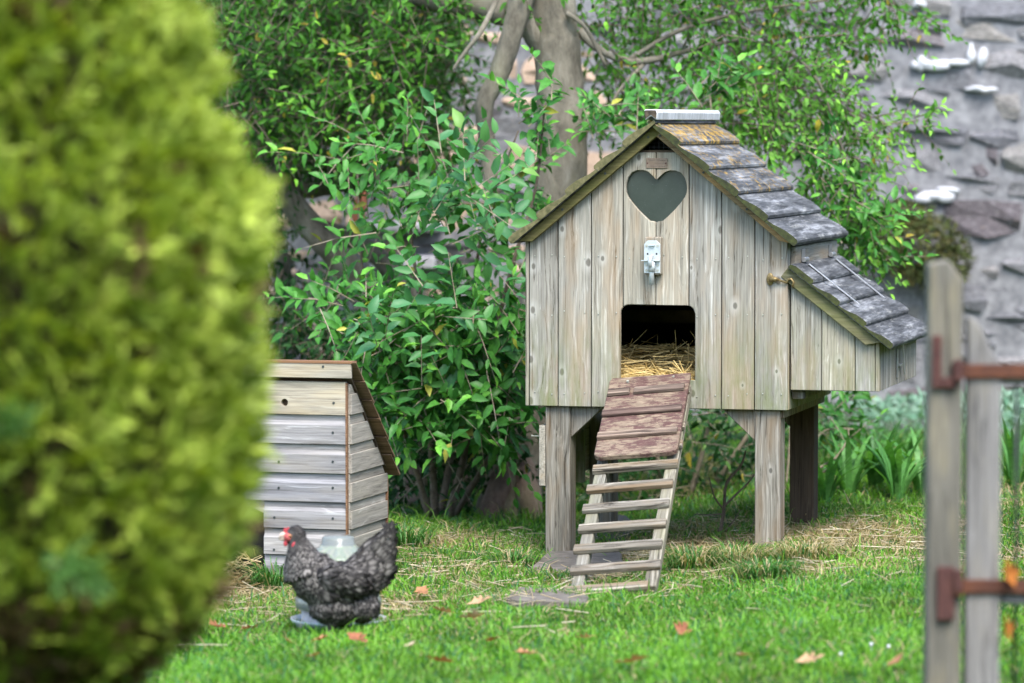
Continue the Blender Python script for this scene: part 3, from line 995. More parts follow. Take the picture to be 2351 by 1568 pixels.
# floor joists seen under the body on the right
mb = MB(); mb.box((XR - .06, .03, ZB - .03), (XR - .02, DEPTH - .02, ZB - .001)); mb.build('joist', M['leg'], coop, bevel=.002)

# ---- nest box on the right side
NY0, NY1 = 0.02, 0.88
nx0 = XR + .006
nx1, _ = CL(2019, 850, NY0)
nzb = CL(1900, 897, NY0)[1]
nzl = CL(1815, 622, NY0)[1]                     # under the lid at the left
_, nzr = CL(2017, 785, NY0)
slope_n = (nzl - nzr) / (nx1 - nx0)
nzt = lambda x, d=0: nzl + .012 - (x - nx0) * slope_n - d
mb = MB(); mb.prism([(nx0 + .02, nzb + .02), (nx1 - .02, nzb + .02), (nx1 - .02, nzt(nx1, .03)), (nx0 + .02, nzt(nx0 + .02, .03))], fxz, NY0 + .022, NY1 - .022)
nest = mb.build('nest_box', M['black'], coop); tag(nest, 'sloping nest box with lapped lid on the right side')
nb_ = [nx0] + [CL(px, 850, NY0)[0] for px in (1886, 1963)] + [nx1 - .014]
for k in range(3):
    x0, x1 = nb_[k] + (.001 if k else 0), nb_[k + 1] - .0015
    mb = MB(); mb.prism([(x0, nzb), (x1, nzb), (x1, nzt(x1)), (x0, nzt(x0))], fxz, NY0, NY0 + TH); mb.build('nest_front_board', M['coop'], nest, bevel=.002)
mb = MB(); mb.box((nx1 - .0135, NY0, nzb), (nx1, NY0 + .03, nzt(nx1))); mb.build('nest_corner_strip', M['coop'], nest, bevel=.0015)
for k in range(7):
    y0 = NY0 + .032 + (NY1 - NY0 - .032) * k / 7; y1 = NY0 + .032 + (NY1 - NY0 - .032) * (k + 1) / 7 - .008
    mb = MB(); mb.box((nx1 - TH, y0, nzb), (nx1 - random.uniform(0, .002), y1, nzt(nx1))); mb.build('nest_end_board', M['nest_end'], nest, bevel=.002)
mb = MB(); mb.box((nx0, NY0 + TH + .002, nzb + .002), (nx1 - TH - .002, NY1, nzb + .018)); mb.build('nest_floor', M['leg'], nest)
an = math.atan(slope_n); cn, sn = math.cos(an), math.sin(an)
lidL = (nx1 - nx0 + .03) / cn + .02


def fl(p, q, t):
    return (nx0 - .004 + p * cn + q * sn, t, nzt(nx0) + .004 - p * sn + q * cn)


mb = MB(); mb.prism([(.0, -.046), (lidL - .075, -.046), (lidL - .035, -.004), (.0, -.004)], fl, NY0 - .024, NY0 - .001); mb.build('nest_barge_board', M['nest_barge'], nest, bevel=.002)
BN = .118
st = [0.0, lidL - 3 * BN, lidL - 2 * BN, lidL - BN]
for k in range(4):
    s0 = st[k]; bl = (st[k + 1] - s0) if k < 3 else BN
    pr = [(0.0, 0), (bl, 0), (bl + .006, .004), (bl + .007, .018), (bl + .001, .026), (bl * .85, .0275), (bl * .6, .025), (bl * .4, .018), (bl * .2, .0125), (0, .012)]
    if k == 0: pr = [(0.0, 0), (bl, 0), (bl + .006, .004), (bl + .007, .018), (bl + .001, .027), (bl * .2, .026), (0.004, .02)]
    mb = MB(); mb.prism(pr, lambda p, q, t, s0=s0: fl(s0 + p, q - .0035, t), NY0 - .04 + random.uniform(-.003, .003), NY1 + .05, 0, 1)
    mb.build('lid_board', [M['roof'], M['endgrain_dark']], nest, bevel=.003)
# fascia with strap hinges
fz0 = fl(.02, .03, 0)[2]; fz1 = zroof(XR + .02, .012)
mb = MB(); mb.box((XR + .001, NY0 + .02, nzb + .2), (XR + .02, NY1, fz1)); mb.build('nest_fascia', M['coop_y'], nest, bevel=.002)
for yh in (.17, .72):
    mb = MB(); mb.box((XR + .0205, yh - .03, fz0 + .012), (XR + .024, yh + .03, fz1 - .012))
    mb.tube([(XR + .03, yh - .035, fz0 + .008), (XR + .03, yh + .035, fz0 + .008)], .009, 10)
    hg = mb.build('hinge', M['steel'], nest, bevel=.0005)
    mb = MB(); mb.prism([(.03, .0262), (.26, .0262), (.26, .0285), (.03, .0295)], lambda p, q, t: fl(p, q, t), yh - .010, yh + .010)
    mb.build('strap', M['steel'], hg, bevel=.0005)
# catch on the nest end
yc = .44; xe = nx1 + .001
mb = MB(); ztop = nzt(nx1)
mb.box((xe, yc - .05, ztop - .16), (xe + .004, yc - .03, ztop - .06)); mb.box((xe, yc - .03, ztop - .12), (xe + .012, yc + .03, ztop - .112))
mb.prism([(yc + .0, ztop - .02), (yc + .018, ztop - .02), (yc + .062, ztop - .155), (yc + .044, ztop - .155)], lambda p, q, t: (t, p, q), xe + .0125, xe + .016)
mb.build('lid_catch', M['steel'], nest, bevel=.0006)
# support block under the nest box
mb = MB(); mb.box((XR + .002, .06, nzb - .035), (XR + .05, .4, nzb - .001)); mb.build('support_block', M['leg'], nest, bevel=.008, seg=2)
# hook and eye between house and nest box
hxA, hzA = CL(1768, 641, -.004); hxB, hzB = CL(1821, 650, -.0)
mb = MB()
mb.ellipsoid((hxA, -.003, hzA), (.013, .004, .022)); mb.ellipsoid((hxB, NY0 - .003, hzB), (.012, .004, .02))
mb.tube([(hxA, -.012, hzA), (hxA + .02, -.014, hzA + .001), (hxA + .03, -.013, hzA - .001)], [.009, .009, .006], 8)
mb.tube([(hxA + .028, -.013, hzA - .001), (hxB - .02, -.008, hzB + .002), (hxB - .016, -.01, hzB + .013), (hxB - .005, -.012, hzB + .015), (hxB + .004, -.013, hzB + .004), (hxB, -.013, hzB - .014)], .0042, 8)
mb.build('hook_and_eye', M['brass'], coop, smooth=True)


# ------------------------------------------------------------------ straw helper
def straw(name, pts, dirs, L, W, parent=None, c1=(.42, .28, .09), c2=(.62, .5, .26), bend=.15):
    n = len(pts)
    d = dirs / np.linalg.norm(dirs, axis=1, keepdims=True)
    up = rnd_dirs(n)
    x = np.cross(d, up); x /= np.linalg.norm(x, axis=1, keepdims=True)
    nz = np.cross(x, d)
    L = L[:, None]; W = W[:, None]
    bd = rng.normal(0, bend, (n, 1))
    rows = []
    for t in (-.5, -.17, .17, .5):
        c = pts + d * L * t + nz * L * bd * (0.25 - t * t)
        rows += [c - x * W * .5, c + x * W * .5, c + nz * W * .5]
    v = np.stack(rows, 1)
    f0 = []
    for r in range(3):
        for j in range(3):
            a_ = r * 3 + j; b_ = r * 3 + (j + 1) % 3
            f0.append((a_, b_, b_ + 3, a_ + 3))
    f = (np.array(f0)[None] + (np.arange(n) * 12)[:, None, None]).reshape(-1, 4)
    t = rng.random((n, 1)); c = np.array(c1) * (1 - t) + np.array(c2) * t
    return np_mesh(name, v.reshape(-1, 3), f, M['strawm'], parent, np.repeat(c, 12, 0))


# straw inside the house
n = 900
px_ = rng.uniform(hx0 - .12, hx1 + .12, n); py_ = rng.uniform(.0, .5, n)
pz_ = zfl + .012 + rng.random(n) ** 1.3 * (.035 + .075 * sstep(0.02, .25, py_))
pts = np.stack([px_, py_ + .02, pz_], 1)
dirs = np.stack([rng.normal(size=n), rng.normal(size=n) * .6, rng.normal(size=n) * .16], 1)
up_m = rng.random(n) < .03
dirs[up_m, 2] = .9
L_ = rng.uniform(.06, .2, n)
pts[:, 0] = np.clip(pts[:, 0], hx0 - .1, hx1 + .1)
# stalks near the front stay inside the opening
fr_ = pts[:, 1] < .1
pts[fr_, 0] = np.clip(pts[fr_, 0], hx0 + .05, hx1 - .05); L_[fr_] = np.minimum(L_[fr_], .11); dirs[fr_, 1] *= .3
# lift above the floor
o = straw('straw_bedding', pts, dirs, L_, rng.uniform(.0025, .0045, n), None, (.55, .36, .1), (.8, .62, .28))
o.matrix_world = COOP
tag(o, 'golden straw bedding inside the pop hole of the hen house', kind='stuff')

# ------------------------------------------------------------------ ladder ramp
topL = COOP @ Vector((CL(1497, 872, -.03)[0], -.035, CL(1497, 872, -.03)[1] - .02))
foot = G(1404, 1370)
foot.z += .012
yv = (topL - foot); LEN = yv.length; yv.normalize()
xv = (COOP.to_3x3() @ Vector((1, 0, 0)) + Vector((0, 0, .055))).normalized()
xv = (xv - yv * xv.dot(yv)).normalized()
zv = xv.cross(yv).normalized()
LM = Matrix(((xv.x, yv.x, zv.x, foot.x), (xv.y, yv.y, zv.y, foot.y), (xv.z, yv.z, zv.z, foot.z), (0, 0, 0, 1)))
ladder = empty('ramp_ladder', matrix=LM)
tag(ladder, 'weathered wooden chicken ladder of slats leaning from lawn to pop hole', 'ladder')
HWL = .148
for sx in (-1, 1):
    mb = MB()
    x0 = sx * (HWL - .028)
    mb.box((x0 - .02, .03, -.035), (x0 + .02, LEN - .01, -.001)); mb.build('rail', M['railgrey'], ladder, bevel=.003)
nr = 11
sp = LEN * .0945
for k in range(nr):
    y = .012 + k * sp * 1.0
    if y > LEN - .02: break
    tw = random.uniform(-.02, .02)
    Mr = Matrix.Translation((random.uniform(-.006, .004), y, 0)) @ Matrix.Rotation(tw * .6, 4, 'Z')
    mb = MB()
    if k == 0: mb.box((-HWL - .01, -.018, -.012), (HWL - .03, .018, .02), Mr)
    else: mb.box((-HWL, -.021, 0), (HWL - random.uniform(0, .006), .021, .017), Mr)
    mb.build('slat', M['slatgrey'], ladder, bevel=.003, seg=2)

# hatch board lying on the upper half of the ladder
hatch = empty('hatch_board', matrix=LM @ Matrix.Translation((0.0, LEN * .60, .019)))
tag(hatch, 'flaking maroon pop hole door with wooden battens lying on the ladder', 'hatch door')
HH = LEN * .405; hw_ = .143
poly = [(hw_, HH - .004), (-hw_ + .008, HH), (-hw_, HH - .02), (-hw_, .03)]
for k in range(1, 5):
    th = math.pi + k * math.pi / 2 / 5; poly.append((-hw_ + .03 + .03 * math.cos(th), .03 + .03 * math.sin(th)))
for k in range(0, 6):
    th = 1.5 * math.pi + k * math.pi / 2 / 5; poly.append((hw_ - .03 + .03 * math.cos(th), .03 + .03 * math.sin(th)))
mb = MB(); mb.prism(poly, lambda p, q, t: (p, q, t), 0, .02); mb.build('panel', M['maroon'], hatch, bevel=.003)
for (yy, parts_) in ((.235, ((-.138, -.06), (-.045, .132))), (.155, ((-.142, .136),)), (.07, ((-.142, .134),))):
    yy = yy / .30 * HH
    for (a_, b_) in parts_:
        mb = MB(); mb.box((a_, yy - .018, .0205), (b_, yy + .018, .034)); mb.build('batten', M['batten'], hatch, bevel=.003, seg=2)
mb = MB()
mb.tube([(-.075, HH - .045, .02), (-.075, HH - .045, .028)], .005, 8); mb.tube([(.085, HH - .03, .02), (.085, HH - .03, .024)], .004, 8)
tag(mb.build('screws', M['nail'], hatch), kind='stuff')

# ------------------------------------------------------------------ slates on the ground
def slab(name, pxs, h, label, seed=0):
    c = Vector((0, 0, 0)); W_ = [G(*p) for p in pxs]
    for w in W_: c += w
    c /= len(W_)
    e = empty(name, (c.x, c.y, 0)) if False else None
    mb = MB(); n = len(W_)
    top = [(w.x - c.x, w.y - c.y) for w in W_]
    rr = random.Random(seed)
    poly = []
    for i in range(n):
        a_, b_ = Vector(top[i]), Vector(top[(i + 1) % n])
        for k in range(4):
            q = a_.lerp(b_, k / 4); poly.append((q.x + rr.uniform(-.006, .006), q.y + rr.uniform(-.008, .008)))
    zs = float(gz(c.x, c.y))
    mb.prism(poly, lambda p, q, t: (p, q, t), -.03, h + .004)
    o = mb.build(name, M['slate'], bevel=.004, loc=(c.x, c.y, zs))
    return tag(o, label, 'slab')


slab('slate_slab', [(1205, 1322), (1300, 1335), (1440, 1322), (1420, 1285), (1260, 1288)], .03, 'dark slate slab under the front left leg of the hen house', 1)
slab('slate_slab', [(1158, 1392), (1345, 1396), (1360, 1366), (1190, 1368)], .015, 'flat grey slate slab under the foot of the ladder', 2)
slab('slate_slab', [(1350, 1240), (1400, 1246), (1470, 1232), (1440, 1215), (1370, 1215)], .02, 'slate slab behind the ladder below the hen house', 3)

# ================================================================== HUTCH
hb = G(798, 1338)
HPSI = R(15.5)
HM = Matrix.Translation((hb.x, hb.y, float(gz(hb.x, hb.y)))) @ Matrix.Rotation(-HPSI, 4, 'Z')
HMI = HM.inverted()
hutch = empty('clapboard_hutch', matrix=HM)
tag(hutch, 'low cedar clapboard hutch with sloping roof behind the hen', 'hutch')


def HL(px, py, yl=0.0):
    o_ = HMI @ CAM; d = HMI.to_3x3() @ ray(px, py)
    p = o_ + d * ((yl - o_.y) / d.y)
    return p.x, p.z


HX0 = HL(420, 1100)[0]; HXO = HL(609, 1200)[0]; HXO0 = HL(470, 1200)[0]
zf = [HL(797, py)[1] for py in (1345, 1277, 1216, 1154, 1088, 1021, 953, 876)]
HD = 0.40
zrear = 0.33; zfr = zf[-1] + .01
ys = lambda z_: HD if z_ < zrear else HD * (zfr - z_) / (zfr - zrear)
hcol = ['hutch'] * 6 + ['hutch_top']
holex, holez = HL(657, 923)
for k in range(7):
    z0, z1 = zf[k] + .001, zf[k + 1] - .001
    h = z1 - z0
    pr = [(.0, z0), (-.017, z0), (-.017, z0 + h * .66), (-.008, z0 + h * .80), (-.008, z1), (.0, z1)] if k < 6 else [(0, z0), (-.017, z0), (-.017, z1), (0, z1)]
    segs = [(HX0, HXO0), (HXO, -.001)] if k < 3 else [(HX0, -.001)]
    if k == 6:
        # top board with a round hole: a ring of wedges around the hole
        mb = MB(); rr_ = .0125
        ring = [(holex + rr_ * math.cos(t), holez + rr_ * math.sin(t)) for t in [i * math.pi / 8 for i in range(16)]]
        upper = [(-.001, z1), (HX0, z1)]
        # upper polygon and lower polygon meeting at the hole's level
        up_poly = [(HX0, holez)] + [(holex + rr_ * math.cos(math.pi - i * math.pi / 8), holez + rr_ * math.sin(math.pi - i * math.pi / 8)) for i in range(9)] + [(-.001, holez), (-.001, z1), (HX0, z1)]
        lo_poly = [(HX0, z0), (-.001, z0), (-.001, holez)] + [(holex + rr_ * math.cos(-i * math.pi / 8), holez + rr_ * math.sin(-i * math.pi / 8)) for i in range(9)] + [(HX0, holez)]
        mb.prism(up_poly, fxz, -.017, 0); mb.prism(lo_poly, fxz, -.017, 0)
        fb_ = mb.build('front_board', M['hutch_top'], hutch)
    else:
        for a_, b_ in segs:
            mb = MB(); mb.prism(pr, lambda p, q, t: (t, p, q), a_, b_ + random.uniform(-.001, .0005)); mb.build('front_board', M['hutch'], hutch, bevel=.0012)
    # side boards, clipped by the roof slope
    if k < 6 or True:
        za, zb_ = z0, min(z1, zfr - .02)
        zm = za + (zb_ - za) * .68
        for (q0, q1, tx) in ((za, zm, .016), (zm + .0005, zb_, .008)):
            if q1 <= q0: continue
            y0q, y1q = ys(q0), ys(q1)
            poly = [(.0005, q0), (y0q, q0)]
            if q0 < zrear < q1: poly.append((HD, zrear))
            poly += [(y1q, q1), (.0005, q1)]
            if tx > .01:
                mb = MB()
            mb.prism(poly, lambda p, q, t: (t, p, q), -.012 + .0, tx)
        mb.build('side_board', M['hutch_side'], hutch, bevel=.0012)
# cedar corner strip, black opening sheet, back, left wall
mb = MB(); mb.box((-.0008, -.0165, .0), (.004, .0, zf[-1] - .005)); mb.build('corner_strip', M['cedar'], hutch)
mb = MB(); mb.box((.0, HD + .001, 0), (.014, HD + .013, zrear - .01)); mb.build('corner_strip', M['cedar'], hutch)
mb = MB(); mb.box((HX0, HD - .012, 0), (-.013, HD, zrear - .015)); mb.build('back_wall', M['hutch'], hutch)
mb = MB(); mb.prism([(.001, 0), (HD - .013, 0), (HD - .013, zrear - .02), (.001, zfr - .03)], lambda p, q, t: (t, p, q), HX0, HX0 + .012); mb.build('left_wall', M['hutch_side'], hutch)
mb = MB(); mb.box((HXO0 - .0, .012, .0), (HXO + .03, .02, zf[3])); mb.build('opening_shade_sheet', M['black'], hutch)  # black sheet in place of the shade inside the hutch
mb = MB(); mb.box((holex - .05, .002, holez - .03), (holex + .05, .006, holez + .03)); mb.build('hole_backing', M['inner'], hutch)
# arched lintel board over the opening
mb = MB()
arch = [(HXO0, zf[3] + .0)] + [(HXO0 + (HXO - HXO0) * t, zf[3] - .012 - .03 * (1 - math.sin(math.pi * t)) ) for t in [i / 8 for i in range(9)]] + [(HXO, zf[3])]
mb.prism(arch, fxz, -.008, .006); mb.build('arched_lintel', M['hutch_top'], hutch)
# screws
mb = MB()
for (px, py) in [(766, 925), (764, 993), (764, 1060), (764, 1120), (764, 1190), (630, 1188), (629, 1262), (745, 841), (640, 1060), (640, 1120)]:
    x, z_ = HL(px, py, -.018); mb.tube([(x, -.019 if py > 850 else -.034, z_), (x, -.016 if py > 850 else -.03, z_)], .0042, 8)
tag(mb.build('screws', M['screw'], hutch), kind='stuff')
# roof
fx0 = HX0 - .03; fx1, fzt = HL(806, 833, -.03)
_, fzb = HL(806, 869, -.03)
mb = MB(); mb.box((fx0, -.032, fzb), (fx1, -.018, fzt - .004)); mb.build('fascia_board', M['hutch_top'], hutch, bevel=.0015)
sl_n = Vector((0, HD + .06, -(zfr - zrear) * (HD + .06) / HD)); SLN = sl_n.length; sl_n.normalize()
nn = Vector((0, -sl_n.z, sl_n.y))
base_r = Vector((0, -.034, fzt + .0))
nbr = 6
for k in range(nbr):
    a_ = base_r + sl_n * (SLN * k / nbr)
    L2 = SLN / nbr * 1.25
    d2 = (sl_n + nn * .06).normalized()
    pr4 = [a_ , a_ + d2 * L2, a_ + d2 * L2 + nn * .008, a_ + nn * .003]
    poly = [(p_.y, p_.z) for p_ in pr4]
    mb = MB(); mb.prism(poly, lambda p, q, t: (t, p, q), fx0 - .01, fx1 + .022 + random.uniform(-.004, .006), 0); mb.build('roof_board', M['cedar_under'], hutch, bevel=.001)
mb = MB(); q0 = base_r - nn * .014 + sl_n * .02; q1 = base_r - nn * .014 + sl_n * (SLN - .04)
poly = []
for i in range(13):
    t = i / 12; p_ = q0.lerp(q1, t) - nn * (.006 * math.sin(t * 17)); poly.append((p_.y, p_.z))
poly += [(p_[0], p_[1]) for p_ in [((q1 + nn * .006).y, (q1 + nn * .006).z), ((q0 + nn * .006).y, (q0 + nn * .006).z)]]
mb.prism(poly, lambda p, q, t: (t, p, q), -.02, fx1 - .01); mb.build('roofing_felt', M['inner'], hutch)
mb = MB(); mb.box((fx0, -.034, fzt - .0035), (fx1 + .004, .02, fzt + .004)); mb.build('ridge_strip', M['cedar'], hutch)

# straw spilling from the hutch
n = 420
c0 = G(575, 1345)
u = rng.normal(size=n); w = rng.normal(size=n)
pts = np.stack([c0.x + u * .09 - .01, c0.y + w * .10, np.zeros(n)], 1)
hgt = .11 * np.exp(-((u * .8) ** 2 + (w * .7) ** 2))
pts[:, 2] = gz(pts[:, 0], pts[:, 1]) + .008 + rng.random(n) * hgt
dirs = np.stack([rng.normal(size=n), rng.normal(size=n) * .6, rng.normal(size=n) * .35], 1)
tag(straw('straw_heap', pts, dirs, rng.uniform(.05, .2, n), rng.uniform(.003, .005, n), None, (.4, .27, .1), (.66, .53, .3)), 'loose heap of yellow straw spilling from the hutch opening', kind='stuff')

# ================================================================== FEEDER
fp = G(777, 1440)
fe = empty('poultry_drinker', (fp.x, fp.y, float(gz(fp.x, fp.y))))
tag(fe, 'clear jar poultry drinker on a round metal dish behind the hen', 'drinker')
mb = MB(); mb.lathe([(.0, .006), (.14, .006), (.146, .022), (.15, .03), (.147, .03), (.138, .014), (.0, .014)], 32); mb.build('dish', M['zinc'], fe, smooth=True)
mb = MB(); mb.lathe([(.115, .0145), (.115, .05), (.09, .062), (.0, .062)], 24); mb.build('base_column', M['pale_slab'], fe, smooth=True)
gl = NT('clear_plastic', 0.08, 0.5)
gl.b.inputs['Base Color'].default_value = (.82, .88, .82, 1); gl.b.inputs['Transmission Weight'].default_value = .8; gl.b.inputs['IOR'].default_value = 1.3
M['glass'] = gl.mat
mb = MB(); mb.lathe([(.127, .06), (.135, .066), (.135, .09), (.128, .10), (.12, .2), (.1, .235), (.062, .25), (.052, .262), (.05, .28), (.044, .285), (.0, .286)], 32); mb.build('jar', M['glass'], fe, smooth=True)
mb = MB(); mb.lathe([(.122, .066), (.124, .095), (.116, .15), (.0, .15)], 24); mb.build('feed', plain('pale_grain', (.3, .3, .16), (.46, .44, .26), 90, .9), fe, smooth=True)

# ================================================================== HEN
KH = 11.9 / F
hf = G(768, 1466)
KH = hf.y / F
hen = empty('hen', (hf.x, hf.y, float(gz(hf.x, hf.y))))
tag(hen, 'dark grey barred hen with red comb walking left across the lawn', 'hen')
q = lambda px, py, y=0: Vector(((px - 768) * KH, y * KH, (1466 - py) * KH + .004))
mb = MB()


def htube(pts, rads, rys, n=16):
    mb.tube([q(*p) for p in pts], [r * KH for r in rads], n, rys)


mb.ellipsoid(q(679, 1231), (24 * KH, 17 * KH, 25 * KH))
htube([(680, 1228), (684, 1245), (690, 1266), (696, 1290), (706, 1316)], [17, 24, 33, 46, 58], [.8, .8, .8, .8, .82])
htube([(702, 1300), (722, 1328), (754, 1350), (790, 1354), (824, 1334), (850, 1302), (868, 1268), (880, 1243)], [50, 57, 60, 57, 54, 46, 34, 16], [.82, .85, .88, .85, .72, .5, .34, .3])
mb.ellipsoid(q(770, 1392), (62 * KH, 50 * KH, 48 * KH))
mb.ellipsoid(q(830, 1395), (40 * KH, 44 * KH, 38 * KH))
mb.ellipsoid(q(746, 1380), (36 * KH, 42 * KH, 46 * KH))
mb.prism([((x - 768) * KH, (1466 - y) * KH + .004) for x, y in reversed([(800, 1305), (850, 1262), (880, 1228), (890, 1221), (897, 1232), (894, 1275), (884, 1322), (862, 1346), (820, 1345)])], lambda p, q_, t: (p, t, q_), -15 * KH, 15 * KH)
for s_ in (-1, 1): mb.ellipsoid(q(788, 1328, s_ * 46), (58 * KH, 17 * KH, 30 * KH), Matrix.Rotation(R(14), 3, 'Y'))
for (lx_, y_) in ((760, -20), (786, 22)):
    mb.tube([q(lx_ + 8, 1420, y_), q(lx_ + 2, 1442, y_), q(lx_, 1462, y_)], [18 * KH, 8 * KH, 6 * KH], 10)
    for (dx_, dy_) in ((-26, 2), (-20, -14), (-18, 16), (12, 2)):
        mb.tube([q(lx_, 1461, y_), q(lx_ + dx_, 1464, y_ + dy_)], [5 * KH, 2.5 * KH], 7)
body = mb.build('body', [M['hen_skin'], M['skin_leg']], hen)
rm = body.modifiers.new('remesh', 'REMESH'); rm.mode = 'VOXEL'; rm.voxel_size = .0042; rm.use_smooth_shade = True
sm = body.modifiers.new('smooth', 'SMOOTH'); sm.factor = .5; sm.iterations = 6
bpy.context.view_layer.update()
dg = bpy.context.evaluated_depsgraph_get()
me2 = bpy.data.meshes.new_from_object(body.evaluated_get(dg))
body.modifiers.clear()
body.data = me2
me2.materials.clear(); me2.materials.append(M['hen_skin']); me2.materials.append(M['skin_leg'])
nP = len(me2.polygons)
cen = np.zeros(nP * 3); me2.polygons.foreach_get('center', cen); cen = cen.reshape(-1, 3)
nor = np.zeros(nP * 3); me2.polygons.foreach_get('normal', nor); nor = nor.reshape(-1, 3)
area = np.zeros(nP); me2.polygons.foreach_get('area', area)
me2.polygons.foreach_set('material_index', (cen[:, 2] < (1466 - 1443) * KH).astype(np.int32))
me2.polygons.foreach_set('use_smooth', np.ones(nP, bool))
# feathers follow a flow from head to tail
cpt = np.array([(672, 1225, .5, -.9), (700, 1260, .45, -.9), (660, 1300, .35, -.95), (720, 1300, .7, -.7), (690, 1360, .55, -.85), (760, 1300, .95, -.3), (770, 1340, .95, -.3),
                (820, 1310, .85, .3), (855, 1270, .55, .85), (885, 1240, .45, .9), (860, 1320, .7, .1), (760, 1400, .5, -.85), (830, 1400, .55, -.8), (740, 1430, .3, -.95), (820, 1360, .9, -.35)])
cpx = (cpt[:, 0] - 768) * KH; cpz = (1466 - cpt[:, 1]) * KH
px_all = cen[:, 0]; pz_all = cen[:, 2]
ppx = px_all / KH + 768; ppy = 1466 - pz_all / KH
ok = (cen[:, 2] > (1466 - 1442) * KH) & ~((ppx < 684) & (ppy > 1212) & (ppy < 1262) & (ppx < 676 + (ppy - 1212) * .1))
idx = rng.choice(np.where(ok)[0], size=6500, p=area[ok] / area[ok].sum())
c = cen[idx]; nrm = nor[idx]
d2 = (c[:, None, 0] - cpx[None]) ** 2 + (c[:, None, 2] - cpz[None]) ** 2
wgt = 1 / (d2 + 1e-5) ** 1.5; wgt /= wgt.sum(1, keepdims=True)
dx = wgt @ cpt[:, 2]; dz = wgt @ cpt[:, 3]
fd = np.stack([dx, np.zeros_like(dx), dz], 1) + rng.normal(0, .12, (len(idx), 3))
fd -= nrm * (fd * nrm).sum(1, keepdims=True)
fd /= np.linalg.norm(fd, axis=1, keepdims=True) + 1e-9
fpx = c[:, 0] / KH + 768; fpy = 1466 - c[:, 2] / KH
Lf = np.full(len(idx), .03)
Lf = np.where(fpy < 1260, .011, Lf); Lf = np.where((fpy >= 1260) & (fpy < 1300) & (fpx < 740), .02, Lf)
Lf = np.where((fpx > 800) & (fpy < 1340), .042, Lf); Lf = np.where((fpx > 740) & (fpx < 840) & (fpy > 1300) & (fpy < 1360) & (np.abs(c[:, 1]) > 40 * KH), .055, Lf); Lf = np.where((fpx > 835) & (fpy < 1345), .055, Lf)
Lf = np.where(fpy > 1405, .015, Lf); Lf = np.where((fpx < 700) & (fpy > 1270), .018, Lf); Lf = Lf * rng.uniform(.8, 1.25, len(idx)); Wf = Lf * rng.uniform(.3, .42, len(idx))
base = c - fd * Lf[:, None] * .3 + nrm * .0005
lift = rng.uniform(.04, .16, len(idx))
n = len(idx); xx = np.cross(fd, nrm)
rows = []; cols = []
dk = np.array([.012, .010, .009]); pl = np.array([.19, .172, .155])
br = rng.uniform(.6, 1.35, (n, 1))
br = np.where(((fpx < 740) & (fpy < 1330))[:, None], br * 1.35, br)
br = np.where(((fpx < 700) & (fpy < 1245))[:, None], br * .25, br)
ts = [0, .2, .36, .52, .68, .84, 1.0]
wd = [.25, .8, 1.0, 1.0, .9, .62, .06]
band = [0, 0, .2, 1, 1, .15, .0]
for t, w_, bnd in zip(ts, wd, band):
    cc_ = base + fd * (Lf * t)[:, None] + nrm * (Lf * lift * (t - .25 * t * t))[:, None]
    bn = np.full((n, 1), bnd) * br * rng.uniform(.5, 1, (n, 1))
    for s_ in (-.5, 0, .5):
        rows.append(cc_ + xx * (Wf * w_ * s_)[:, None] + nrm * (Wf * (.1 if s_ == 0 else 0))[:, None])
        edge = .12 if s_ else 1.0
        cols.append(dk * (1 - bn * edge) + pl * bn * edge)
V = np.stack(rows, 1); Cc = np.stack(cols, 1)
f0 = []
for r_ in range(6):
    for j in range(2):
        a_ = r_ * 3 + j; f0.append((a_, a_ + 1, a_ + 4, a_ + 3))
Fq = (np.array(f0)[None] + (np.arange(n) * 21)[:, None, None]).reshape(-1, 4)
fe_o = np_mesh('feathers', V.reshape(-1, 3), Fq, M['featherm'], hen, np.clip(Cc.reshape(-1, 3), .008, 1), smooth=True)
tag(fe_o, kind='stuff')
# face, comb, wattles, beak, eyes
mb = MB(); mb.ellipsoid(q(664, 1233), (13 * KH, 15.8 * KH, 13 * KH)); mb.build('face', M['face'], hen, smooth=True)
comb = [(655, 1226), (651, 1222), (651, 1216), (655, 1211), (658, 1215), (662, 1209), (665, 1214), (669, 1211), (671, 1217), (668, 1222)]
mb = MB(); mb.prism([((x - 768) * KH, (1466 - y) * KH + .004) for x, y in reversed(comb)], fxz, -4 * KH, 4 * KH); mb.build('comb', M['comb'], hen, bevel=.002, seg=2)
mb = MB()
mb.tube([q(656, 1228), q(647, 1231), q(638, 1237)], [9 * KH, 7 * KH, 1.5 * KH], 10, [.8, .7, .6]); mb.tube([q(656, 1236), q(648, 1238), q(641, 1239)], [6 * KH, 5 * KH, 1.2 * KH], 10, [.8, .7, .6]); mb.build('beak', M['beak'], hen, smooth=True)
for s_ in (-1, 1):
    mb = MB(); mb.ellipsoid(q(656, 1248, s_ * 6), (5 * KH, 2.5 * KH, 7 * KH)); mb.build('wattle', M['comb'], hen, smooth=True)
    mb = MB(); mb.ellipsoid(q(676, 1250, s_ * 16), (5 * KH, 2.5 * KH, 8 * KH), Matrix.Rotation(R(25), 3, 'Y')); mb.build('ear_lobe', M['comb'], hen, smooth=True)
    mb = MB(); mb.ellipsoid(q(667, 1230, s_ * 13.5), (4.6 * KH, 2.5 * KH, 4.6 * KH)); ey = mb.build('eye', M['iris'], hen, smooth=True)
    mb = MB(); mb.ellipsoid(q(666.5, 1230, s_ * 15.6), (2.4 * KH, 1.2 * KH, 2.4 * KH)); mb.build('pupil', M['eye'], ey, smooth=True)

# ================================================================== GATE
GY = 8.95
gp = P(2172, 1568, GY)
k9 = GY / F


def gq(px, py, y=0.0):
    p = P(px, py, GY); return (p.x, GY + y, p.z)


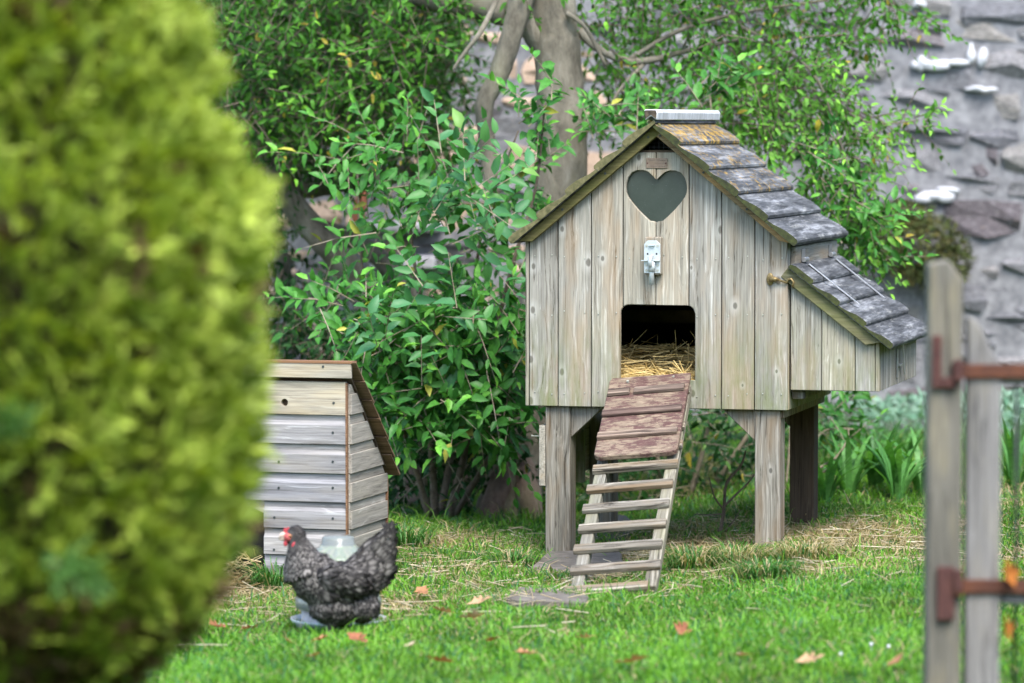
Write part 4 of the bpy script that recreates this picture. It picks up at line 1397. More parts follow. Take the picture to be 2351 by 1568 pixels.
pg = empty('gate_post', (gq(2172, 1300)[0], GY, 0))
tag(pg, 'tall weathered gate post with slanted top and rusty hinge pins', 'post')
loc = lambda t: (t[0] - pg.location.x, t[1] - GY, t[2])
a_ = loc(gq(2134, 606)); b_ = loc(gq(2212, 650)); zt_ = loc(gq(2172, 598))[2]
mb = MB()
top_l = a_[2]
mb.prism([(a_[0], -.1), (b_[0], -.1), (b_[0], loc(gq(2212, 642))[2]), (loc(gq(2180, 600))[0], zt_), (a_[0], top_l)], fxz, 0, .09)
mb.build('shaft', M['post'], pg, bevel=.006, seg=2)
for (pts_) in ([(2139, 770, 2161, 890), (2161, 866, 2197, 890)], [(2150, 1300, 2190, 1422)]):
    mb = MB()
    for (x0, y0, x1, y1) in pts_:
        p0 = loc(gq(x0, y1)); p1 = loc(gq(x1, y0)); mb.box((p0[0], -.016, p0[2]), (p1[0], -.0005, p1[2]))
    yy = pts_[0][1] + (55 if len(pts_) > 1 else 6)
    t0 = loc(gq(2197, yy)); t1 = loc(gq(2197, yy + 48)); mb.tube([(t0[0], -.02, t0[2]), (t1[0], -.02, t1[2])], .011, 10)
    mb.build('hinge_pin', M['rust'], pg, bevel=.002)
gate = empty('garden_gate', (gq(2226, 1300)[0], GY, 0))
tag(gate, 'weathered wooden garden gate with rusty strap hinges at the right edge', 'gate')
loc = lambda t: (t[0] - gate.location.x, t[1] - GY, t[2])
mb = MB()
s0 = loc(gq(2223, 735)); s1 = loc(gq(2300, 845))
zst = [(2223, 728), (2238, 733), (2252, 750), (2266, 778), (2282, 815), (2300, 832)]
poly = [(s0[0], .12), (s1[0], .12)] + [(loc(gq(x, y))[0], loc(gq(x, y))[2]) for x, y in reversed(zst)]
mb.prism(poly, fxz, .004, .06); mb.build('hanging_stile', M['gate'], gate, bevel=.005, seg=2)
for (y0, y1, nm) in ((846, 884, 0), (1338, 1390, 1)):
    a_ = loc(gq(2300.5, y1)); b_ = loc(gq(2300, y0)); mb = MB(); mb.box((a_[0], .012, a_[2]), (a_[0] + .85, .05, b_[2])); mb.build('rail', M['gate'], gate, bevel=.004)
for (y0, y1) in ((836, 868), (1330, 1362)):
    a_ = loc(gq(2196, y1)); b_ = loc(gq(2420, y0)); mb = MB(); mb.box((a_[0], -.006, a_[2]), (b_[0], .0035, b_[2]))
    mb.tube([(a_[0], -.012, a_[2] - .004), (a_[0], -.012, b_[2] + .004)], .014, 10)
    mb.build('strap_hinge', M['rust_orange'], gate, bevel=.002)
for k in range(6):
    xx = loc(gq(2337, 1000))[0] + k * .11
    mb = MB(); mb.tube([(xx, .03, .15), (xx + .002, .03, .6), (xx, .03, loc(gq(2300, 850))[2])], .0045, 8); mb.build('bar', M['dark_metal'], gate, smooth=True)
a_ = loc(gq(2300, 1338)); mb = MB(); mb.box((a_[0] + .85, .004, .12), (a_[0] + .93, .06, loc(gq(2300, 800))[2])); mb.build('closing_stile', M['gate'], gate, bevel=.005)


def dry_leaf(name, pos, size, rot, colr, label, group, seed=0):
    rr = random.Random(seed)
    out = []
    lob = [(0, 0), (.16, .12), (.3, .05), (.34, .26), (.52, .16), (.56, .3), (.74, .14), (1, 0)]
    pts_ = lob + [(x, -y) for x, y in reversed(lob[1:-1])]
    vs_ = [(x - .5, y * rr.uniform(.8, 1.2), .32 * (x - .5) ** 2 + .5 * abs(y) * rr.uniform(.5, 1.3)) for x, y in pts_]
    cen_ = len(vs_)
    vs_ += [(x - .5, 0, .3 * (x - .5) ** 2) for x in (.2, .45, .7)]
    nl = len(lob)
    fs = []
    for i in range(len(pts_)):
        j = (i + 1) % len(pts_)
        mx = (pts_[i][0] + pts_[j][0]) / 2
        cidx = cen_ + 1
        fs.append((i, j, cidx))
    for side in (0, 1):
        pass
    V = np.array(vs_) * size
    Fc = np.array(fs)
    o = np_mesh(name, V, Fc, M['dryleaf'], None, np.tile(np.array(colr), (len(V), 1)))
    o.location = pos; o.rotation_euler = rot
    tag(o, label, 'leaf', group)
    return o


for k, (px, py, sz, c_, lab) in enumerate([(2314, 1312, .075, (.4, .14, .03), 'orange dry leaf caught on the lower gate hinge'), (2308, 1440, .075, (.42, .14, .03), 'orange dry leaf hanging below the lower gate rail')]):
    dry_leaf('dry_leaf', gq(px, py, -.02), sz, (R(80), R(70), R(20 + 30 * k)), c_, lab, None, k)
leafpx = [(558, 757, 0), ]
spots = [(497, 1466), (575, 1470), (660, 1500), (735, 1497), (820, 1496), (1085, 1444), (1130, 1500), (940, 1512), (1345, 1493), (1205, 1530), (1565, 1475), (1450, 1550), (1700, 1535), (1100, 1410), (1860, 1545), (2060, 1552), (1010, 1548), (970, 1385), (1020, 1432), (720, 1535)]
for k, (px, py) in enumerate(spots):
    p = G(px, py); rr = random.Random(k + 40)
    c_ = rr.choice([(.34, .17, .08), (.4, .25, .14), (.45, .34, .23), (.26, .1, .05)])
    dry_leaf('fallen_leaf', (p.x, p.y, p.z + .036), rr.uniform(.07, .11), (rr.uniform(-.5, .3) - .3, rr.uniform(-.3, .3), rr.uniform(0, 6.3)), c_,
             'curled brown dry leaf lying on the green lawn', 'fallen leaves on the lawn', k)

# ================================================================== GRASS
def blades(name, pts, hgt, wid, lean, cols, parent=None, mat='grassm', curl=.6):
    n = len(pts)
    th = rng.random(n) * 2 * np.pi
    d = np.stack([np.cos(th), np.sin(th), np.zeros(n)], 1)
    ph = rng.random(n) * 2 * np.pi
    x = np.stack([np.cos(ph), np.sin(ph), np.zeros(n)], 1)
    H = hgt[:, None]; W = wid[:, None]; Ln = lean[:, None]
    z = np.array([0, 0, 1.0])
    r0 = pts; r1 = pts + z * H * .5 + d * H * Ln * .3; r2 = pts + z * H * (1 - .25 * Ln) * .86 + d * H * Ln * .75; r3 = pts + z * H * (1 - curl * Ln * .6) + d * H * Ln * 1.25
    v = np.stack([r0 - x * W * .5, r0 + x * W * .5, r1 - x * W * .5, r1 + x * W * .5, r2 - x * W * .3, r2 + x * W * .3, r3], 1)
    f0 = np.array([(0, 1, 3), (0, 3, 2), (2, 3, 5), (2, 5, 4), (4, 5, 6)])
    f = (f0[None] + (np.arange(n) * 7)[:, None, None]).reshape(-1, 3)
    cc_ = np.repeat(cols, 7, 0)
    sh = np.tile(np.array([.6, .6, .95, .95, 1.05, 1.05, 1.1]), n)[:, None]
    return np_mesh(name, v.reshape(-1, 3), f, M[mat], parent, cc_ * (.35 + .65 * sh) if False else cc_)


def dryness(x, y):
    d = vnoise(x * 1.6 + 10, y * 1.6, 3) * .6 + vnoise(x * 5, y * 5, 4) * .4
    dd = sstep(.56, .74, d) * .55

    def blob(px, py, sx, sy, a):
        c_ = G(px, py); return a * np.exp(-((x - c_.x) / sx) ** 2 - ((y - c_.y) / sy) ** 2)
    dd = dd + blob(1960, 1225, .28, .35, .9) + blob(1700, 1260, .25, .3, .6) + blob(1400, 1330, .2, .25, .75) + blob(1050, 1250, .35, .35, .55) + blob(1600, 1215, .4, .3, .7)
    dd = dd + blob(950, 1395, .25, .2, .5) + blob(560, 1395, .2, .25, .4) + blob(2100, 1300, .25, .2, .4)
    mid = sstep(11.9, 12.5, y) * sstep(14.6, 13.6, y)
    dd = dd + mid * sstep(.45, .8, vnoise(x * 7 + 3, y * 4, 31)) * .55 + mid * .08
    # bright even lawn in the foreground
    return np.clip(dd * (1 - .75 * sstep(12.3, 11.7, y)), 0, 1)


def lawn(n, xr, yr, hscale=1.0):
    x = rng.uniform(*xr, n); y = rng.uniform(*yr, n)
    dr = dryness(x, y)
    keep = rng.random(n) > .4 * dr
    # bare under slates
    for c_ in [(1262, 1388, .145, .14), (1320, 1315, .175, .2), (1410, 1330, .15, .12)]:
        g_ = G(c_[0], c_[1]); keep &= ((x - g_.x) / c_[2]) ** 2 + ((y - g_.y) / c_[3]) ** 2 > 1
    x = x[keep]; y = y[keep]; dr = dr[keep]; n = len(x)
    pts = np.stack([x, y, gz(x, y) - .003], 1)
    patch = vnoise(x * 2.7, y * 2.7, 8)
    tall = vnoise(x * 3.3 + 5, y * 3.3, 9)
    h = rng.uniform(.014, .04, n) * (0.7 + .9 * tall) * hscale
    lg = rng.random(n) < .02
    h = np.where(lg, h * 2.1, h)
    g1 = np.array([.065, .21, .016]); g2 = np.array([.18, .37, .03]); g3 = np.array([.04, .15, .05]); dryc = np.array([.42, .33, .17])
    t = np.clip(rng.random((n, 1)) * .6 + patch[:, None] * .5, 0, 1)
    c_ = g1 * (1 - t) + g2 * t
    b_ = rng.random((n, 1)) < .18
    c_ = np.where(b_, g3, c_)
    c_ = c_ * (.62 + .55 * vnoise(x * 4.5 + 2, y * 3.2 + 7, 33))[:, None]
    br_ = sstep(12.6, 11.8, y)[:, None]
    c_ = c_ * (1 + .12 * br_)
    isd = rng.random(n) < (dr * .85 + .085)
    c_ = np.where(isd[:, None], dryc * rng.uniform(.6, 1.15, (n, 1)), c_)
    lean = rng.uniform(.15, .9, n) + isd * .7
    return pts, h, rng.uniform(.003, .0055, n), lean, c_


sets = [lawn(205000, (-2.1, 2.25), (10.4, 14.6)), lawn(60000, (-2.6, 2.8), (14.6, 19.2), 1.25), lawn(26000, (-4.5, -2.1), (9, 18)), lawn(26000, (2.25, 4.6), (9, 18)), lawn(20000, (-2.1, 2.25), (8.8, 10.4))]
pts = np.concatenate([s[0] for s in sets]); h = np.concatenate([s[1] for s in sets]); w = np.concatenate([s[2] for s in sets]); ln = np.concatenate([s[3] for s in sets]); c_ = np.concatenate([s[4] for s in sets])
tag(blades('grass', pts, h, w, ln, c_), 'short green lawn grass with dry yellow patches', kind='stuff')

# scattered straw on the lawn
n = 2600
x = rng.uniform(-1.9, 1.9, n); y = rng.uniform(11.3, 14.4, n)
pr_ = .1 + dryness(x, y) * 1.2 + .6 * np.exp(-((x + .3) / .5) ** 2 - ((y - 12.5) / .5) ** 2)
k_ = rng.random(n) < pr_
x = x[k_]; y = y[k_]; n = len(x)
pts = np.stack([x, y, gz(x, y) + rng.uniform(.012, .028, n)], 1)
dirs = np.stack([rng.normal(size=n), rng.normal(size=n), rng.normal(size=n) * .12], 1)
tag(straw('scattered_straw', pts, dirs, rng.uniform(.04, .16, n), rng.uniform(.0022, .004, n), None, (.38, .29, .16), (.66, .58, .42)), 'pale straw stalks scattered over the lawn', kind='stuff')


# tussocks
def tussock(px, py, n, rad, hh, label, dry=.3):
    c0 = G(px, py)
    e = empty('grass_tussock', c0)
    a_ = rng.random(n) * 6.28; r_ = rad * np.sqrt(rng.random(n)) * .5
    pts = np.stack([r_ * np.cos(a_), r_ * np.sin(a_), np.zeros(n) - .005], 1)
    th = a_ + rng.normal(0, .4, n)
    H = rng.uniform(.5, 1.1, n) * hh
    d = np.stack([np.cos(th), np.sin(th), np.zeros(n)], 1)
    W = rng.uniform(.003, .005, n)[:, None]
    xs_ = np.stack([-np.sin(th), np.cos(th), np.zeros(n)], 1)
    ln = rng.uniform(.3, 1.3, n)[:, None]; Hc = H[:, None]; z = np.array([0, 0, 1.])
    r0 = pts; r1 = pts + z * Hc * .55 + d * Hc * ln * .25; r2 = pts + z * Hc * .85 * (1 - .2 * ln) + d * Hc * ln * .65; r3 = pts + z * Hc * (1 - .5 * ln) + d * Hc * ln * 1.05
    v = np.stack([r0 - xs_ * W * .5, r0 + xs_ * W * .5, r1 - xs_ * W * .5, r1 + xs_ * W * .5, r2 - xs_ * W * .35, r2 + xs_ * W * .35, r3], 1)
    f = (np.array([(0, 1, 3), (0, 3, 2), (2, 3, 5), (2, 5, 4), (4, 5, 6)])[None] + (np.arange(n) * 7)[:, None, None]).reshape(-1, 3)
    isd = rng.random((n, 1)) < dry
    cc_ = np.where(isd, np.array([.4, .32, .17]), np.array([.045, .13, .025]) * rng.uniform(.7, 1.6, (n, 1)))
    o = np_mesh('blades', v.reshape(-1, 3), f, M['grassm'], e, np.repeat(cc_, 7, 0)); tag(o, kind='stuff')
    tag(e, label, 'grass tuft', 'grass tufts round the hen house')
    return e


tussock(1590, 1318, 420, .16, .12, 'dark arching grass tussock right of the ladder foot', .35)
tussock(1760, 1330, 360, .2, .09, 'green grass tussock in front of the right leg', .2)
tussock(1690, 1300, 300, .2, .10, 'straggly half dry grass tussock between ladder and right leg', .5)
tussock(1850, 1285, 260, .2, .09, 'dry grass tussock right of the hen house legs', .6)
tussock(930, 1260, 200, .16, .13, 'tall grass tuft by the back corner of the hutch', .1)
tussock(640, 1355, 260, .16, .13, 'long grass tuft at the foot of the hutch beside the straw', .1)
tussock(1180, 1300, 180, .16, .08, 'grass tuft left of the slate slab', .25)


# ================================================================== FOLIAGE
def in_poly(px, py, poly):
    inside = np.zeros(len(px), bool)
    n = len(poly); j = n - 1
    for i in range(n):
        xi, yi = poly[i]; xj, yj = poly[j]
        c_ = ((yi > py) != (yj > py)) & (px < (xj - xi) * (py - yi) / (yj - yi + 1e-9) + xi)
        inside ^= c_; j = i
    return inside


def px_points(poly, n, Y0, Y1):
    xs_ = [p[0] for p in poly]; ys_ = [p[1] for p in poly]
    X = []; Y = []
    tot = 0
    while tot < n:
        a_ = rng.uniform(min(xs_), max(xs_), n * 2); b_ = rng.uniform(min(ys_), max(ys_), n * 2)
        k = in_poly(a_, b_, poly); X.append(a_[k]); Y.append(b_[k]); tot += k.sum()
    X = np.concatenate(X)[:n]; Y = np.concatenate(Y)[:n]
    D = rng.uniform(Y0, Y1, n)
    s_ = (CY - Y) / F
    dy = math.cos(PITCH) + math.sin(PITCH) * s_; dz = -math.sin(PITCH) + math.cos(PITCH) * s_
    t = D / dy
    return np.stack([(X - CX) / F * t, D, CAMZ + dz * t], 1)


def sprays(base, nleaf, tl, leafL, cols, dirbias=(0, 0, 0), spread=1.0, droop=.3, ratio=.5, sag=.15):
    """twigs from base points, each with alternate leaves -> leaf arrays and twig arrays"""
    n = len(base)
    d = rnd_dirs(n) * np.array([1, .8, .8]) * spread + np.array(dirbias)
    d /= np.linalg.norm(d, axis=1, keepdims=True)
    T = rng.uniform(.6, 1.3, n) * tl
    side = np.cross(d, rnd_dirs(n)); side /= np.linalg.norm(side, axis=1, keepdims=True)
    Vs, Fs, Cs = [], [], []
    off = 0
    tint = rng.random((n, 1))
    for k in range(nleaf):
        t = (k + .6) / nleaf
        p = base + d * (T * t)[:, None] + np.array([0, 0, -1.]) * (sag * T * t * t)[:, None]
        s_ = 1 if k % 2 else -1
        ld = d * .7 + side * s_ * .8 + rng.normal(0, .35, (n, 3)) + np.array([0, 0, -.15])
        if k == nleaf - 1: ld = d + rng.normal(0, .2, (n, 3))
        up = np.array([0, -.55, .8]) + rng.normal(0, .45, (n, 3))
        L = leafL * rng.uniform(.65, 1.2, n) * (1.05 - .35 * t)
        v, f = leaf_arrays(p, ld, up, L, L * ratio * rng.uniform(.8, 1.15, n), droop=rng.uniform(0, droop * 2, n))
        c_ = cols(n, t, tint)
        Vs.append(v); Fs.append(f + off); off += len(v); Cs.append(np.repeat(c_, 8, 0))
    # twig: 3-sided
    e = base + d * T[:, None] + np.array([0, 0, -1.]) * (sag * T)[:, None]
    mid = base + d * (T * .5)[:, None] + np.array([0, 0, -1.]) * (sag * T * .25)[:, None]
    ux = side; uy = np.cross(d, side)
    rr = .0022
    rows = []
    for c0, r_ in ((base, rr * 1.3), (mid, rr), (e, rr * .3)):
        for a_ in (0, 2.09, 4.19): rows.append(c0 + (ux * math.cos(a_) + uy * math.sin(a_)) * r_)
    tv = np.stack(rows, 1)
    f0 = []
    for r_ in range(2):
        for j in range(3): f0.append((r_ * 3 + j, r_ * 3 + (j + 1) % 3, r_ * 3 + 3 + (j + 1) % 3, r_ * 3 + 3 + j))
    tf = (np.array(f0)[None] + (np.arange(n) * 9)[:, None, None]).reshape(-1, 4)
    return np.concatenate(Vs), np.concatenate(Fs), np.concatenate(Cs), tv.reshape(-1, 3), tf


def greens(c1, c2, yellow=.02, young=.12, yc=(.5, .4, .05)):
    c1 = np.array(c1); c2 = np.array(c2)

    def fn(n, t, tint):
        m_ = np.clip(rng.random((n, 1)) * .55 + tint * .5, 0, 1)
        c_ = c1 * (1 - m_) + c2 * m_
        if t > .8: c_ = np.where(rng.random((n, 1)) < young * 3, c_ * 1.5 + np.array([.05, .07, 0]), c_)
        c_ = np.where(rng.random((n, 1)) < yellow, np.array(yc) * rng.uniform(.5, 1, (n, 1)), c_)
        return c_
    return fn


def merge(parts):
    Vs, Fs, Cs = [], [], []; off = 0
    for v, f, c_ in parts:
        Vs.append(v); Fs.append(f + off); Cs.append(c_); off += len(v)
    return np.concatenate(Vs), np.concatenate(Fs), np.concatenate(Cs)


def merge2(parts):
    Vs, Fs = [], []; off = 0
    for v, f in parts:
        Vs.append(v); Fs.append(f + off); off += len(v)
    return np.concatenate(Vs), np.concatenate(Fs)


def limb(name, pts, mat, parent, loc0, n=12, wob=.0):
    """pts: (px, py, Y, width_px)"""
    w = [P(p[0], p[1], p[2]) for p in pts]; r = [p[3] * p[2] / F / 2 for p in pts]
    # Catmull-Rom resample
    W, Rr = [], []
    for i in range(len(w) - 1):
        p0 = w[max(i - 1, 0)]; p1 = w[i]; p2 = w[i + 1]; p3 = w[min(i + 2, len(w) - 1)]
        for k in range(5):
            t = k / 5
            W.append(.5 * ((2 * p1) + (p2 - p0) * t + (2 * p0 - 5 * p1 + 4 * p2 - p3) * t * t + (3 * p1 - p0 - 3 * p2 + p3) * t ** 3)); Rr.append(r[i] * (1 - t) + r[i + 1] * t)
    W.append(w[-1]); Rr.append(r[-1])
    rr = random.Random(len(pts) * 7 + int(pts[0][0]))
    Rr = [x * (1 + rr.uniform(-.07, .07)) for x in Rr]
    mb = MB(); mb.tube([x - loc0 for x in W], Rr, n)
    o = mb.build(name, mat, parent, smooth=True)
    return o


# ---- main tree behind the house
tb = P(1165, 1215, 15.3); tb.z = float(gz(tb.x, tb.y)) - .02
tree = empty('garden_tree', tb)
tag(tree, 'grey barked tree with crooked trunk rising behind the hen house roof', 'tree')
limb('trunk', [(1150, 1250, 15.3, 175), (1165, 1180, 15.3, 150), (1190, 1060, 15.35, 125), (1225, 900, 15.4, 115), (1250, 700, 15.45, 118), (1272, 520, 15.5, 122), (1290, 380, 15.5, 118), (1288, 240, 15.5, 116), (1278, 110, 15.5, 112), (1262, 0, 15.5, 100), (1250, -160, 15.5, 85), (1260, -420, 15.5, 60)], M['bark'], tree, tb, 18)
for pts_ in ([(1105, 1225, 15.1, 40), (1135, 1150, 15.2, 60), (1175, 1060, 15.3, 60)], [(1230, 1212, 15.15, 40), (1215, 1150, 15.2, 60), (1195, 1050, 15.3, 60)]):
    limb('root', pts_, M['bark_brown'], tree, tb, 10)
for pts_ in ([(1262, 120, 15.5, 70), (1210, 50, 15.5, 66), (1120, 20, 15.6, 60), (1000, 0, 15.8, 50), (860, -30, 16, 40)],
             [(1215, -60, 15.4, 60), (1180, 60, 15.35, 52), (1145, 170, 15.35, 48), (1112, 240, 15.35, 44), (1118, 330, 15.4, 40), (1130, 450, 15.4, 36)],
             [(1305, 130, 15.5, 40), (1308, 40, 15.45, 36), (1295, -60, 15.45, 34)],
             [(1330, 70, 15.5, 22), (1370, 110, 15.5, 18), (1440, 140, 15.5, 17), (1510, 135, 15.5, 15), (1570, 118, 15.6, 11), (1700, 90, 15.6, 7)],
             [(1300, 30, 15.4, 14), (1345, 65, 15.4, 10), (1390, 150, 15.4, 8)],
             [(1440, 140, 15.5, 12), (1560, 70, 15.5, 10), (1700, 30, 15.6, 8), (1900, 0, 15.7, 6)],
             [(1480, 145, 15.5, 10), (1420, 210, 15.4, 8), (1400, 260, 15.4, 5)],
             [(1140, 0, 15.2, 14), (1105, 70, 15.1, 12), (1060, 130, 15.1, 9), (1040, 160, 15.1, 5)],
             [(1700, 60, 15.6, 9), (1860, 160, 15.5, 8), (1930, 330, 15.4, 6), (1980, 500, 15.3, 4)],
             [(1860, 200, 15.5, 6), (1990, 280, 15.5, 5), (2110, 275, 15.5, 3)]):
    limb('branch', pts_, M['bark'], tree, tb, 9)
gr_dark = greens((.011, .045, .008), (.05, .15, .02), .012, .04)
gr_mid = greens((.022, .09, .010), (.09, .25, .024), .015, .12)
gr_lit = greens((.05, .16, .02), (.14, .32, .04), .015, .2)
polyA = [(470, -200), (1080, -200), (1080, 60), (1060, 200), (1000, 290), (900, 300), (780, 330), (640, 430), (560, 400), (470, 250)]
polyA2 = [(560, -120), (1060, -120), (1040, 120), (960, 260), (700, 330), (560, 330)]
polyB = [(1320, -200), (2080, -200), (2110, 40), (1980, 110), (1900, 190), (1820, 260), (1750, 330), (1650, 260), (1560, 260), (1420, 250), (1345, 300), (1330, 100)]
polyB2 = [(1620, 170), (1900, 150), (1990, 250), (2100, 275), (1960, 330), (1970, 440), (1900, 420), (1830, 350), (1700, 330)]
polyB3 = [(1850, 380), (1960, 420), (2030, 540), (1990, 600), (1900, 520)]
LP, TP = [], []


def add(poly, n, Y0, Y1, nleaf, tl, ll, cf, **kw):
    v, f, c_, tv, tf = sprays(px_points(poly, n, Y0, Y1), nleaf, tl, ll, cf, **kw)
    LP.append((v - np.array(tb), f, c_)); TP.append((tv - np.array(tb), tf))


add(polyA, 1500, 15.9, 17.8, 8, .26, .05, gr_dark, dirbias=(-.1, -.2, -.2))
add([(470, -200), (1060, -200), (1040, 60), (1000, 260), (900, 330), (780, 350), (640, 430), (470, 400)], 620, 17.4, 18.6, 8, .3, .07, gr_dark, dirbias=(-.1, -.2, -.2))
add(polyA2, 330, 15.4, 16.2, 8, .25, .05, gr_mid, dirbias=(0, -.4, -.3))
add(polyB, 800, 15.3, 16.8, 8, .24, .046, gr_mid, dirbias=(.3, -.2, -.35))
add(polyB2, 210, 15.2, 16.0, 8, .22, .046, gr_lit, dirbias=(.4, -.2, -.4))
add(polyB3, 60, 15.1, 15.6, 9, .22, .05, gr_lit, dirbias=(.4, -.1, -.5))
add([(1040, -100), (1320, -100), (1320, 30), (1040, 40)], 60, 15.1, 16.4, 7, .22, .045, gr_mid)
# far, unseen side of the crown above the frame
add([(300, -700), (2200, -700), (2200, -200), (300, -200)], 500, 14.8, 18.2, 6, .3, .07, gr_mid)
add([(2040, 260), (2120, 260), (2130, 290), (2040, 300)], 6, 15.3, 15.6, 8, .16, .05, gr_lit, dirbias=(.8, 0, 0))
v, f, c_ = merge(LP); tag(np_mesh('crown', v, f, M['leafm'], tree, c_), kind='stuff')
v, f = merge2(TP); tag(np_mesh('twigs', v, f, M['twig'], tree), kind='stuff')

# ---- leaning tree on the left with ivy
t2 = P(880, 1200, 16.3); t2.z = float(gz(t2.x, t2.y)) - .02
tree2 = empty('leaning_tree', t2)
tag(tree2, 'leaning ivy clad tree trunk above the hutch roof', 'tree')
limb('trunk', [(900, 1230, 16.3, 100), (890, 950, 16.3, 90), (862, 740, 16.3, 78), (820, 650, 16.3, 72), (760, 570, 16.2, 66), (700, 505, 16.2, 62), (640, 420, 16.2, 56), (560, 300, 16.3, 50), (480, 100, 16.4, 40)], M['bark'], tree2, t2, 14)
for pts_ in ([(620, 440, 16.4, 44), (720, 430, 16.4, 52), (810, 412, 16.45, 48), (920, 400, 16.5, 40), (1040, 380, 16.6, 26)],
             [(960, 690, 16.6, 50), (880, 600, 16.6, 46), (800, 545, 16.6, 40), (730, 520, 16.6, 34)],
             [(690, 800, 16.7, 40), (660, 680, 16.7, 40), (640, 560, 16.7, 34), (600, 440, 16.7, 30)]):
    limb('branch', pts_, M['bark'], tree2, t2, 12)
LP, TP = [], []
tbk = tb; tb = t2
gr_ivy = greens((.008, .035, .009), (.03, .095, .022), .004, .02)
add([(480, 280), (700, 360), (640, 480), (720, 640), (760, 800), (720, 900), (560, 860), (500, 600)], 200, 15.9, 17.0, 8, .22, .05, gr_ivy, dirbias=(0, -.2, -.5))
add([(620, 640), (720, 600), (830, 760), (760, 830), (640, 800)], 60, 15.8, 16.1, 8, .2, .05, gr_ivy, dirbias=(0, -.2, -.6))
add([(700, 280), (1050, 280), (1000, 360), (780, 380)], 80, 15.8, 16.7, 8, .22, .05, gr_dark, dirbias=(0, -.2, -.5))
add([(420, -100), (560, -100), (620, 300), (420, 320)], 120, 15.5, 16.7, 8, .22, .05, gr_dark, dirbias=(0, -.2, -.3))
v, f, c_ = merge(LP); tag(np_mesh('ivy', v, f, M['leafm'], tree2, c_), kind='stuff')
v, f = merge2(TP); tag(np_mesh('ivy_stems', v, f, M['twig'], tree2), kind='stuff')
tb = tbk

# ---- broad-leaved shrub between hutch and house
t3 = P(1020, 1190, 14.9); t3.z = float(gz(t3.x, t3.y)) - .02
shrub = empty('broadleaf_shrub', t3)
tag(shrub, 'broad leaved green shrub between the hutch and the hen house', 'shrub')
for pts_ in ([(1000, 1190, 14.9, 20), (985, 950, 14.8, 14), (965, 700, 14.7, 10), (945, 560, 14.7, 8), (935, 440, 14.6, 5)],
             [(1030, 1190, 14.9, 20), (1090, 950, 14.9, 14), (1140, 750, 14.8, 11), (1185, 580, 14.7, 9), (1230, 430, 14.7, 6), (1250, 250, 14.6, 4)],
             [(1010, 1190, 15, 18), (1060, 900, 15.1, 12), (1085, 700, 15.1, 9), (1110, 520, 15, 6), (1190, 300, 14.9, 4)],
             [(1040, 1190, 15, 16), (1150, 1000, 14.9, 10), (1190, 880, 14.8, 6)],
             [(990, 1190, 14.8, 16), (930, 1000, 14.6, 10), (880, 850, 14.5, 7), (830, 740, 14.5, 4)],
             [(985, 1190, 15, 14), (870, 800, 15.1, 9), (830, 600, 15, 6), (820, 380, 15, 4)]):
    limb('stem', pts_, M['twig'], shrub, t3, 8)
tb = t3; LP, TP = [], []
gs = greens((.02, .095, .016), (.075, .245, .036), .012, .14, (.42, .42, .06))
gs_shade = greens((.009, .04, .009), (.032, .105, .02), .012, .03)  # back and low leaves coloured darker to paint shade into the gaps
add([(700, 660), (860, 680), (1000, 720), (1190, 680), (1200, 900), (1205, 960), (1100, 1000), (900, 1010), (860, 900), (780, 780)], 280, 14.3, 15.0, 9, .24, .082, gs, dirbias=(0, -.3, .1))
add([(760, 330), (930, 240), (1030, 330), (1180, 430), (1215, 640), (1050, 700), (880, 650), (760, 520)], 80, 14.5, 15.2, 8, .24, .08, gs, dirbias=(0, -.3, .25))
add([(840, 740), (1240, 700), (1240, 1000), (1180, 1000), (900, 1040), (840, 950)], 300, 15.0, 15.9, 8, .24, .07, gs_shade, dirbias=(0, -.2, -.1))
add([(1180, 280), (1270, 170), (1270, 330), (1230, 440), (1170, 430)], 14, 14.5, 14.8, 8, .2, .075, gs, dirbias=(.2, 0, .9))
add([(890, 1000), (1230, 980), (1235, 1180), (1180, 1180), (1140, 1100), (1080, 1190), (920, 1190)], 22, 14.7, 15.2, 7, .2, .05, gs_shade, dirbias=(0, -.3, -.4))
